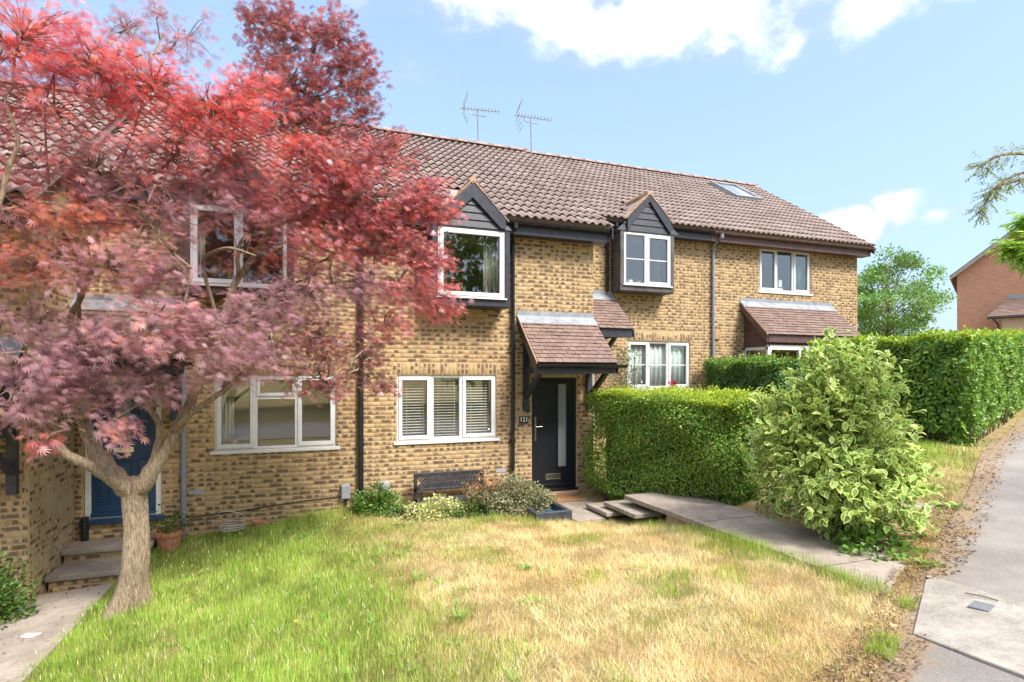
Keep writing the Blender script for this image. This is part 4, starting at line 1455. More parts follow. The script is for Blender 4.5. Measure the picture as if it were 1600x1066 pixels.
for x0, x1 in ((11.0, 11.9), (11.96, 12.9), (12.96, 13.84)):
    MB().box(x0, x1, Y3 - 0.815, Y3 - 0.809, 1.0, 2.78).build('pane', 'glass', pgo)
MB().box(9.93, 10.10, Y3 - 0.05, Y3 - 0.003, 3.06, 3.30).build('vent_cover', 'verge_mortar', h4, bevel=0.01)
# roof light
pt = math.atan2(3.015, 4.42)
MR = Matrix.Translation((13.22, 14.22, 4.955 + 0.81 + (14.22 - (Y3 - 0.42)) * 3.015 / 4.42)) @ Matrix.Rotation(pt, 4, 'X')
rw = MB()
for a, b, c, d in ((-0.52, 0.52, 0.0, 0.09), (-0.52, 0.52, 1.42, 1.50), (-0.52, -0.44, 0.09, 1.42), (0.44, 0.52, 0.09, 1.42)):
    rw.box(a, b, c, d, 0.0, 0.13, M=MR)
rwo = rw.build('roof_light', 'lead', h4, bevel=0.005)
MB().box(-0.44, 0.44, 0.09, 1.42, 0.085, 0.095, M=MR).build('pane', 'glass', rwo)
MB().box(-0.44, 0.44, 0.09, 1.42, 0.01, 0.02, M=MR).build('blind', 'roof_white', rwo)
MB().add([(15.125, Y3 - 0.42, 5.74), (15.125, 15.9, 8.755), (15.125, 15.9, 8.56), (15.125, Y3 - 0.42, 5.54), (15.15, Y3 - 0.42, 5.74), (15.15, 15.9, 8.755), (15.15, 15.9, 8.56), (15.15, Y3 - 0.42, 5.54)],
         [(0, 1, 2, 3), (7, 6, 5, 4), (0, 4, 5, 1), (3, 2, 6, 7), (0, 3, 7, 4)]).build('barge_board', 'brown_paint', h4)

# ------------------------------------------------------------------ things about the houses
# blinds, curtains and ornaments behind the glass
for (a, b, txt) in ((1.66, 2.12, 'left'), (2.22, 2.68, 'middle'), (2.83, 3.27, 'right')):
    t = thing('venetian_blind', ((a + b) / 2, Y1 + 0.13, 1.03), {
        'left': 'white venetian blind behind the pane nearest the black pipe by the meter box',
        'middle': 'white venetian blind in the fixed middle pane above the bench',
        'right': 'white venetian blind behind the pane with the round sticker'}[txt], 'blind', 'white slatted blinds in the wide window of number 121')
    MB().box(a, b, Y1 + 0.11, Y1 + 0.16, 2.06, 2.10).build('head_rail', 'blind_white', t)
    ang = {'left': 0.20, 'middle': 0.12, 'right': 0.30}[txt]
    z = 1.03
    sl = MB().box(-(b - a) / 2, (b - a) / 2, -0.024, 0.024, -0.0015, 0.0015)
    me = None
    while z < 2.05:
        if me is None:
            q = sl.build('slat', 'blind_white', t)
            me = q.data
        else:
            q = link('slat', me, t)
        q.location = ((a + b) / 2, Y1 + 0.135, z)
        q.rotation_euler = (ang, 0, random.gauss(0, 0.004))
        z += 0.049
    for x in (a + 0.08, b - 0.08):
        MB().tube([(x, Y1 + 0.108, 1.02), (x, Y1 + 0.108, 2.07)], 0.003, 5).build('cord', 'blind_white', t)
st = MB().tube([(3.235, Y1 + 0.048, 1.155), (3.235, Y1 + 0.0455, 1.155)], 0.035, 20).build('alarm_sticker', 'plaque_black', None)
tag(st, 'round dark alarm sticker in the bottom corner of the right pane', 'sticker')
MB().tube([(3.235, Y1 + 0.0452, 1.155), (3.235, Y1 + 0.0440, 1.155)], 0.022, 20).build('emblem', 'digit_white', st)


def curtain(name, x0, x1, y, z0, z1, mtl, label, waves=6, amp=0.03, slant=0.0):
    n = waves * 8
    v, f, uv = [], [], []
    for i in range(n + 1):
        t = i / n
        yy = y + amp * math.sin(t * waves * 2 * math.pi)
        for z, s in ((z0, 1), (z1, 0)):
            x = x0 + (x1 - x0) * t
            v.append((x + slant * s, yy, z))
            uv.append((x, z))
    for i in range(n):
        f.append((2 * i, 2 * i + 2, 2 * i + 3, 2 * i + 1))
    me = fast_mesh(name, np.array(v), np.array(f), mtl, uv=np.array(uv))
    o = link(name, me)
    md = o.modifiers.new('thickness', 'SOLIDIFY')
    md.thickness = 0.004
    return tag(o, label, 'curtain')


curtain('curtain', 3.08, 3.36, 9.78, 3.52, 4.68, 'curtain_cloth', 'cream curtain drawn to one side of the single pane bay window', 4, 0.035)
curtain('net_curtain', 7.45, 9.13, Y3 + 0.13, 1.80, 2.95, 'net_curtain', 'patterned net curtains across the window behind the privet hedge', 12, 0.02)
curtain('curtain', 12.66, 13.10, Y3 + 0.22, 4.42, 5.2, 'teal_cloth', 'teal cloth hanging behind the right pane of the end house window', 4, 0.03, 0.12)
curtain('roller_blind', -1.14, -0.72, Y1 + 0.16, 1.80, 2.12, 'curtain_cloth', 'pale roller blind half down in the window behind the maple', 1, 0.004)
curtain('curtain', -1.52, -1.36, 9.74, 3.5, 4.6, 'curtain_cloth', 'pale curtain in the brown bay window behind the maple leaves', 3, 0.02)
curtain('curtain', -1.17, -1.0, Y1 + 0.24, 0.98, 2.12, 'curtain_cloth', 'pale curtain at the left edge of the window behind the maple', 3, 0.025)
tag(MB().box(-0.86, -0.74, Y1 + 0.15, Y1 + 0.20, 1.02, 1.16).build('box', 'teal_cloth', None, bevel=0.004), 'small teal box on the sill of the window behind the maple', 'box')
tag(MB().box(2.95, 3.20, 9.66, 9.80, 3.505, 3.565).build('box', 'card', None, bevel=0.004), 'flat tan box on the sill of the single pane bay', 'box')
tag(MB().box(2.225, 2.33, 9.66, 9.70, 3.505, 3.62).build('card', 'card', None), 'small tan card standing at the left of the single pane bay', 'card')


def jar(loc, r_, h_, label, mtl='glass', plant=None):
    t = thing('flower_pot', loc, label, 'pot')
    MB().lathe([(0.0, 0.0), (r_ * 0.8, 0.0), (r_, h_), (r_ * 0.9, h_), (r_ * 0.72, 0.02), (0, 0.02)], loc, 14).build('pot', mtl, t, smooth=True)
    n = 40
    pos = np.array(loc)[None] + np.c_[RNG.normal(0, r_ * 0.5, n), RNG.normal(0, r_ * 0.4, n), h_ + RNG.uniform(0, h_ * 0.6, n)]
    rot = frames(unit(RNG.normal(0, 1, (n, 3)) + [0, 0, 0.8]), unit(RNG.normal(0, 1, (n, 3))))
    v, f, c = scatter(DIAMOND_V, DIAMOND_F, pos, rot, np.full(n, 0.06), pick(plant or [(0.06, 0.13, 0.04)], n))
    link('leaves', fast_mesh('leaves', v, f, 'leaf', c), t)
    return t


jar((7.36, 11.76, 4.28), 0.07, 0.13, 'white pot of green leaves at the left of the small bay sill', 'upvc')
jar((7.60, 11.78, 4.28), 0.06, 0.12, 'grey pot of green leaves beside the mullion of the small bay', 'grey_plastic')
jar((7.98, 11.78, 4.28), 0.06, 0.10, 'terracotta pot with pinkish plant in the right light of the small bay', 'terracotta', [(0.3, 0.12, 0.1), (0.1, 0.14, 0.06)])
tag(MB().box(12.22, 12.34, Y3 + 0.14, Y3 + 0.16, 4.55, 4.74).box(12.14, 12.36, Y3 + 0.13, Y3 + 0.2, 4.43, 4.52).build('photo_frame', 'digit_white', None), 'small white card and box inside the middle pane of the end house', 'card')

wd = thing('wardrobe', (7.4, 12.75, 3.6), 'orange brown wooden cupboard inside the left light of the small bay', 'cupboard')
MB().box(6.75, 7.72, 12.75, 12.98, 3.5, 5.42).build('carcass', 'card', wd)
for a, b in ((6.77, 7.23), (7.245, 7.70)):
    MB().box(a, b, 12.72, 12.748, 3.52, 5.40).ring(a + 0.06, b - 0.06, 3.6, 5.3, 12.71, 12.7195, 0.03).build('door', 'wood_orange', wd)

jar((-1.0, 10.08, 1.0), 0.06, 0.11, 'grey pot with green leaves on the sill of the window behind the maple', 'grey_plastic')

# meter boxes on the wall
for x0, x1, z0, z1, lb in ((0.625, 0.775, 0.085, 0.325, 'grey meter box left of the black pipe with a cable running to it'), (1.272, 1.42, 0.10, 0.33, 'grey meter box above the weeds beside the iron bench')):
    t = thing('meter_box', ((x0 + x1) / 2, Y1, z0), lb, 'meter box', 'grey meter boxes on the brick wall')
    MB().box(x0, x1, Y1 - 0.085, Y1 - 0.003, z0, z1).build('case', 'grey_plastic', t, bevel=0.012)
    MB().box(x0 + 0.012, x1 - 0.012, Y1 - 0.094, Y1 - 0.0865, z0 + 0.012, z1 - 0.02).build('lid', 'grey_plastic', t, bevel=0.004)
    MB().tube([((x0 + x1) / 2, Y1 - 0.04, z0), ((x0 + x1) / 2, Y1 - 0.04, z0 - 0.3)], 0.018, 8).build('conduit', 'black_plastic', t)


# roof aerials
def aerial(base, h_, label, boomlen, ang, broken):
    t = thing('aerial', base, label, 'aerial', 'television aerials on the ridge')
    x, y, z = base
    top = (x - 0.03, y, z + h_)
    MB().tube([(x, y, z - 0.12), top], [0.022, 0.018], 8).build('mast', 'aerial_metal', t)
    d = Vector((math.cos(ang), math.sin(ang), -0.045))
    c = Vector(top) + Vector((0, 0, 0.02))
    a, b = c - d * boomlen * 0.45, c + d * boomlen * 0.55
    MB().tube([a, b], 0.012, 6).build('boom', 'aerial_metal', t)
    s = Vector((-d.y, d.x, 0)).normalized()
    n = 11
    for i in range(n):
        p = a.lerp(b, 0.12 + 0.88 * i / (n - 1))
        l = 0.11 if i else 0.17
        MB().tube([p - s * l + Vector((0, 0, 0.012)), p + s * l + Vector((0, 0, 0.012))], 0.006, 5).tube([p - Vector((0, 0, .05)), p + Vector((0, 0, .06))], 0.007, 5).build('director', 'aerial_metal', t)
    p = a.lerp(b, 0.06)
    for q in (0.08, 0.17, 0.27, 0.36):
        up = Vector((0.35, 0, 0.95)) * q
        dn = Vector((0.35, 0, -0.95)) * q
        MB().tube([p + up - s * 0.24, p + up + s * 0.24], 0.006, 5).build('reflector_rod', 'aerial_metal', t)
        MB().tube([p + dn - s * 0.24, p + dn + s * 0.24], 0.006, 5).build('reflector_rod', 'aerial_metal', t)
    MB().tube([p + Vector((.14, 0, .38)), p, p + Vector((.14, 0, -.38))], 0.008, 5).build('reflector_arm', 'aerial_metal', t)
    MB().tube([c - d * 0.22 + Vector((0, 0, -0.03)), c - d * 0.14 + Vector((0, 0, -0.13)), c + Vector((0, 0, -0.15)), c + d * 0.22 + Vector((0, 0, -0.15))], 0.012, 6).build('bracket', 'aerial_metal', t)
    if broken:
        MB().tube([p + dn, p + Vector((0.10, 0, -0.6)), p + Vector((0.16, 0.02, -0.95)), p + Vector((0.14, 0.02, -1.25))], 0.005, 5).build('loose_wire', 'aerial_metal', t)


aerial((4.25, 13.9, 8.08), 0.80, 'left television aerial on the ridge with a dangling wire', 0.98, R(-14), True)
aerial((5.71, 13.9, 8.06), 0.86, 'right television aerial where the two ridges meet', 1.0, R(-8), False)

# iron bench against the wall
bn = thing('garden_bench', (2.4, 9.55, -0.1), 'black iron garden bench with lattice back under the blinds window', 'bench')
bx0, bx1 = 1.80, 3.03
m = MB()
m.box(bx0, bx1, 9.63, 9.68, 0.415, 0.475).box(bx0, bx1, 9.60, 9.64, 0.175, 0.215)
m.box(bx0, bx0 + 0.05, 9.60, 9.66, -0.1, 0.474).box(bx1 - 0.05, bx1, 9.60, 9.66, -0.1, 0.474)
m.build('back_frame', 'bench_iron', bn, bevel=0.006)
lat = MB()
n = 22
for i in range(-3, n):
    a = bx0 + 0.05 + (bx1 - bx0 - 0.1) * i / n
    for s in (0.17, -0.17):
        p, q = Vector((a if s > 0 else a + 0.17, 9.632, 0.215)), Vector(((a + 0.17) if s > 0 else a, 9.648, 0.415))
        if min(p.x, q.x) > bx0 + 0.03 and max(p.x, q.x) < bx1 - 0.03:
            lat.tube([p, q], 0.015, 5)
lat.build('backrest', 'bench_iron', bn)
for k in range(5):
    MB().box(bx0 + 0.02, bx1 - 0.02, 9.18 + k * 0.085, 9.24 + k * 0.085, 0.045, 0.07).build('seat_slat', 'bench_iron', bn, bevel=0.005)
for x in (bx0 + 0.02, bx1 - 0.07):
    MB().tube([(x + 0.025, 9.20, -0.14), (x + 0.025, 9.22, 0.05), (x + 0.025, 9.20, 0.24)], 0.02, 8).build('leg', 'bench_iron', bn)
    MB().tube([(x + 0.025, 9.63, -0.14), (x + 0.025, 9.60, 0.05)], 0.02, 8).build('leg', 'bench_iron', bn)
    MB().tube([(x + 0.025, 9.19, 0.24), (x + 0.025, 9.35, 0.27), (x + 0.025, 9.62, 0.25)], 0.022, 8).build('armrest', 'bench_iron', bn)

# door mat, planter, low edging, pots, hose
mat_ = MB().box(4.17, 4.90, 9.32, 9.70, -0.149, -0.125).build('door_mat', 'coir', None, bevel=0.006)
tag(mat_, 'brown coir door mat in front of the black door', 'door mat')
pl = thing('planter', (3.75, 8.7, -0.15), 'dark blue grey timber planter box beside the landing with blue inside', 'planter')
for a, b, c, d in ((3.42, 4.05, 8.16, 8.24), (3.42, 4.05, 9.20, 9.28), (3.42, 3.50, 8.242, 9.198), (3.97, 4.05, 8.242, 9.198)):
    MB().box(a, b, c, d, -0.2, 0.0).build('side_board', 'planter_paint', pl, bevel=0.008)
MB().box(3.50, 3.97, 8.24, 9.2, -0.18, -0.10).build('fill', 'blue_glaze', pl)
ed = thing('edging_wall', (5.05, 9.2, -0.15), 'low crumbling brick edging beside the steps under the hedge', 'wall')
for k in range(8):
    y = 9.66 - k * 0.15
    for r_ in range(3 if k < 5 else 2):
        q = link('brick', BRICKS[(k * 3 + r_) % 44], ed)
        q.matrix_parent_inverse = Matrix.Translation(ed.location).inverted()
        q.matrix_local = Matrix.Translation((5.0 - 0.012 * k, y, -0.11 + r_ * 0.072)) @ Matrix.Rotation(-math.pi / 2 + random.gauss(0, 0.05), 4, 'Z') @ Matrix.Diagonal((0.66, 3, 1, 1))


def pot(loc, r_, h_, label, cols, leaves=220, spread=0.2, size=0.05):
    t = thing('plant_pot', loc, label, 'plant pot')
    MB().lathe([(0, 0), (r_ * 0.62, 0), (r_ * 0.92, h_ * 0.78), (r_, h_ * 0.8), (r_, h_), (r_ * 0.88, h_), (r_ * 0.8, h_ * 0.8), (0, h_ * 0.78)], loc, 20).build('pot', 'terracotta', t, smooth=False)
    if leaves:
        pos = np.array(loc)[None] + np.c_[RNG.normal(0, spread * 0.55, leaves), RNG.normal(0, spread * 0.5, leaves), h_ + np.abs(RNG.normal(0, spread * 0.45, leaves))]
        rot = frames(unit(RNG.normal(0, 1, (leaves, 3)) + [0, 0, 0.4]), unit(RNG.normal(0, 0.5, (leaves, 3)) + [0, 0, 1]))
        v, f, c = scatter(OVAL_V, OVAL_F, pos, rot, RNG.uniform(0.6, 1.2, leaves) * size, pick(cols, leaves))
        link('foliage', fast_mesh('foliage', v, f, 'leaf', c), t)
    return t


GREENS = [(0.05, 0.11, 0.018), (0.075, 0.15, 0.025), (0.11, 0.20, 0.035), (0.04, 0.085, 0.02)]
pot((-1.80, 9.55, -0.42), 0.19, 0.30, 'terracotta pot with trailing green plant by the grey downpipe', GREENS, 260, 0.26, 0.055)
pot((-0.62, 9.76, -0.26), 0.09, 0.13, 'small empty terracotta pot at the foot of the wall', GREENS, 0)
hz_ = []
for k in range(46):
    a = k * 0.55
    hz_.append((-0.98 + 0.16 * math.cos(a) * (1 + 0.02 * k / 4), 9.62 + 0.13 * math.sin(a), -0.22 + 0.003 * k + (0.20 * math.sin((k - 38) / 8 * math.pi) if k > 38 else 0)))
tag(MB().tube(hz_, 0.011, 6).build('hose', 'hose_white', None, smooth=True), 'coil of pale hose lying in grass below the wall', 'hose')
tag(MB().box(1.52, 1.78, 9.03, 9.16, -0.12, 0.02).build('trough', 'black_plastic', None, bevel=0.02), 'low black plastic trough among the weeds', 'trough')

# ------------------------------------------------------------------ the red maple
LIMBS=[
 [ (-1.88,7.68,-0.60,0.250),(-1.84,7.67,-0.34,0.205),(-1.79,7.65,0.06,0.185),(-1.78,7.65,0.43,0.165),(-1.79,7.65,0.69,0.170),(-1.79,7.63,0.86,0.150),(-1.79,7.62,0.96,0.100),(-1.79,7.61,1.00,0.020) ],
 [ (-1.79,7.65,0.45,0.110),(-1.83,7.64,0.80,0.135),(-1.99,7.67,1.01,0.118),(-2.17,7.79,1.22,0.105),(-2.31,7.89,1.48,0.090),(-2.44,8.05,1.77,0.085),(-2.51,8.13,2.06,0.075),(-2.49,8.18,2.42,0.060),(-2.58,8.21,2.81,0.050),(-2.42,8.04,3.06,0.040),(-2.22,7.86,3.53,0.030),(-2.12,7.72,4.09,0.022),(-1.82,7.50,4.71,0.016),(-1.57,7.19,5.26,0.010) ],
 [ (-1.79,7.65,0.60,0.080),(-1.86,7.58,0.84,0.090),(-1.95,7.48,0.96,0.080),(-2.09,7.39,1.13,0.068),(-2.28,7.30,1.27,0.060),(-2.41,7.24,1.42,0.055),(-2.54,7.23,1.53,0.050),(-2.75,7.21,1.70,0.042),(-3.06,7.21,1.93,0.035),(-3.36,7.22,2.31,0.020) ],
 [ (-1.78,7.64,0.45,0.110),(-1.75,7.62,0.80,0.135),(-1.63,7.54,0.99,0.118),(-1.50,7.54,1.22,0.100),(-1.40,7.56,1.43,0.090),(-1.31,7.63,1.63,0.080),(-1.20,7.70,1.91,0.070),(-1.07,7.76,2.21,0.060),(-0.92,7.81,2.71,0.055),(-0.78,7.81,3.25,0.050),(-0.57,7.79,3.59,0.045),(-0.42,7.83,3.91,0.040),(-0.23,7.98,4.53,0.030),(-0.06,8.13,5.36,0.024),(0.12,8.17,6.27,0.016),(0.29,8.21,7.11,0.008) ],
 [ (-1.39,7.55,1.48,0.050),(-1.16,7.36,1.72,0.040),(-0.85,7.25,1.95,0.035),(-0.67,7.18,2.11,0.030),(-0.35,7.17,2.27,0.024),(0.07,7.23,2.23,0.018),(0.52,7.27,2.12,0.010) ],
 [ (-1.59,7.57,1.09,0.050),(-1.55,7.51,1.28,0.045),(-1.51,7.49,1.46,0.042),(-1.54,7.50,1.65,0.040),(-1.60,7.47,1.77,0.036),(-1.67,7.45,1.98,0.030),(-1.53,7.29,2.33,0.024),(-1.24,7.07,2.75,0.018),(-1.11,7.02,3.31,0.010) ],
 [ (-2.34,7.91,1.64,0.040),(-2.19,7.75,1.83,0.038),(-1.98,7.56,1.96,0.034),(-1.56,7.30,2.21,0.030),(-1.38,7.23,2.33,0.024),(-0.94,7.18,2.62,0.018),(-0.49,7.22,2.86,0.010) ],
 [ (-0.72,7.73,3.38,0.032),(-0.68,7.61,3.76,0.030),(-0.43,7.52,3.88,0.028),(-0.18,7.53,4.02,0.025),(0.30,7.46,4.23,0.020),(0.83,7.37,4.30,0.014),(1.46,7.24,4.25,0.008) ],
 [ (-0.92,7.81,2.71,0.030),(-1.05,7.75,3.20,0.028),(-1.09,7.66,3.51,0.026),(-0.95,7.50,3.60,0.024),(-0.76,7.32,3.62,0.020),(-0.49,7.22,3.53,0.012) ],
 [ (-3.06,7.21,1.93,0.030),(-2.90,6.94,3.18,0.030),(-2.71,6.87,3.86,0.028),(-2.64,6.84,4.15,0.026),(-2.56,6.82,4.41,0.022),(-2.62,6.84,4.63,0.018),(-2.69,6.87,4.84,0.012) ],
 [ (-2.49,8.18,2.42,0.030),(-2.33,7.69,3.20,0.026),(-2.33,7.59,3.47,0.024),(-2.47,7.42,3.84,0.020),(-2.50,7.33,4.28,0.015),(-2.44,7.09,4.80,0.010) ],
 [ (-2.12,7.72,4.09,0.020),(-1.43,7.25,4.44,0.020),(-1.11,7.02,4.80,0.018),(-0.88,6.94,5.19,0.010) ],
 [ (-0.92,7.81,2.71,0.030),(-0.45,7.74,3.00,0.026),(0.08,7.65,3.25,0.022),(0.69,7.53,3.35,0.016),(1.33,7.40,3.24,0.010) ],
]
BLOBS=[
 (-2.54,6.91,5.46,0.69,0.44,60,'R'),
 (-1.96,6.91,5.25,0.59,0.39,55,'R'),
 (-1.45,6.94,5.16,0.61,0.37,50,'R'),
 (-0.91,6.95,5.01,0.56,0.38,46,'R'),
 (-2.46,6.99,4.81,0.70,0.38,48,'Q'),
 (-0.57,7.04,5.21,0.40,0.43,30,'R'),
 (-1.85,7.51,6.04,0.27,0.40,14,'M'),
 (-1.21,7.28,5.93,0.40,0.30,15,'M'),
 (-1.53,7.61,6.31,0.22,0.19,6,'M'),
 (-0.20,8.18,6.68,0.56,0.60,55,'D'),
 (0.44,7.94,6.64,0.47,0.51,44,'D'),
 (0.08,8.08,5.87,0.77,0.51,75,'D'),
 (0.71,7.74,5.99,0.35,0.51,34,'D'),
 (-0.39,8.04,5.86,0.50,0.50,40,'D'),
 (0.24,7.91,5.36,0.80,0.35,48,'D'),
 (-0.56,8.31,6.94,0.27,0.34,14,'D'),
 (0.00,7.47,4.91,0.47,0.30,40,'R'),
 (0.52,7.27,4.75,0.63,0.33,58,'S'),
 (1.05,7.50,5.03,0.40,0.28,26,'D'),
 (-0.14,7.41,4.37,0.62,0.39,58,'Q'),
 (0.67,7.32,4.35,0.72,0.36,68,'S'),
 (1.40,7.37,4.45,0.52,0.30,40,'S'),
 (1.76,7.34,4.32,0.25,0.15,12,'S'),
 (1.00,7.42,3.90,0.66,0.37,62,'S'),
 (1.58,7.41,3.72,0.38,0.30,26,'S'),
 (0.22,7.38,3.73,0.63,0.38,50,'Q'),
 (1.33,7.40,3.28,0.57,0.32,42,'Q'),
 (1.74,7.35,3.03,0.22,0.25,12,'Q'),
 (0.68,7.43,3.25,0.57,0.36,48,'M'),
 (0.07,7.44,3.14,0.55,0.35,44,'M'),
 (1.00,7.42,2.79,0.39,0.23,20,'Q'),
 (0.77,7.50,2.36,0.31,0.33,18,'B'),
 (0.94,7.44,2.05,0.30,0.18,9,'B'),
 (-2.55,7.24,4.30,0.53,0.30,25,'Q'),
 (-2.02,7.15,4.33,0.61,0.32,40,'P'),
 (-1.35,7.01,4.52,0.62,0.31,45,'Q'),
 (-0.82,7.24,4.60,0.58,0.37,44,'Q'),
 (-2.69,7.18,3.75,0.36,0.21,12,'P'),
 (-2.15,7.20,3.74,0.61,0.30,44,'O'),
 (-1.57,7.19,3.79,0.56,0.28,38,'P'),
 (-1.03,7.31,4.20,0.51,0.25,34,'M'),
 (-0.47,7.42,4.11,0.46,0.29,28,'P'),
 (-2.55,7.24,3.30,0.53,0.27,34,'O'),
 (-1.90,7.10,3.27,0.67,0.30,54,'P'),
 (-1.44,7.14,3.22,0.38,0.26,30,'M'),
 (-0.62,7.59,3.59,0.50,0.29,7,'O'),
 (-2.59,7.36,2.70,0.54,0.22,17,'M'),
 (-2.55,7.24,2.26,0.60,0.30,45,'M'),
 (-2.06,7.27,2.46,0.62,0.34,58,'M'),
 (-1.45,6.94,2.66,0.61,0.37,62,'P'),
 (-0.91,6.95,2.61,0.56,0.35,58,'M'),
 (-0.42,7.30,2.87,0.53,0.32,40,'M'),
 (-0.35,7.17,2.34,0.52,0.28,38,'M'),
 (-0.86,7.04,2.19,0.42,0.20,18,'M'),
 (0.22,7.28,2.58,0.47,0.31,34,'B'),
 (0.22,7.28,2.04,0.37,0.22,15,'B'),
 (-2.22,7.44,1.97,0.56,0.20,30,'M'),
 (-2.63,7.16,1.85,0.39,0.20,22,'M'),
 (-1.57,7.19,2.05,0.40,0.24,28,'M'),
 (-1.83,7.08,1.60,0.22,0.16,13,'P'),
 (-2.44,7.09,1.47,0.17,0.08,4,'Q'),
 (-3.30,7.09,4.84,0.56,0.80,60,'R'),
 (-3.36,7.11,3.18,0.56,0.80,50,'P'),
 (-3.36,7.33,2.19,0.45,0.45,22,'M'),
 (-3.02,9.87,5.71,1.11,0.55,24,'P'),
 (-1.81,9.42,4.79,1.11,0.55,24,'M'),
]
CX, CY = math.cos(YAW), math.sin(YAW)


def smooth_path(pts, sub=4):
    P = [np.array(p) for p in pts]
    out = []
    for i in range(len(P) - 1):
        p0, p1, p2, p3 = P[max(i - 1, 0)], P[i], P[i + 1], P[min(i + 2, len(P) - 1)]
        for k in range(sub):
            t = k / sub
            out.append(0.5 * ((2 * p1) + (-p0 + p2) * t + (2 * p0 - 5 * p1 + 4 * p2 - p3) * t * t + (-p0 + 3 * p1 - 3 * p2 + p3) * t ** 3))
    out.append(P[-1])
    return out


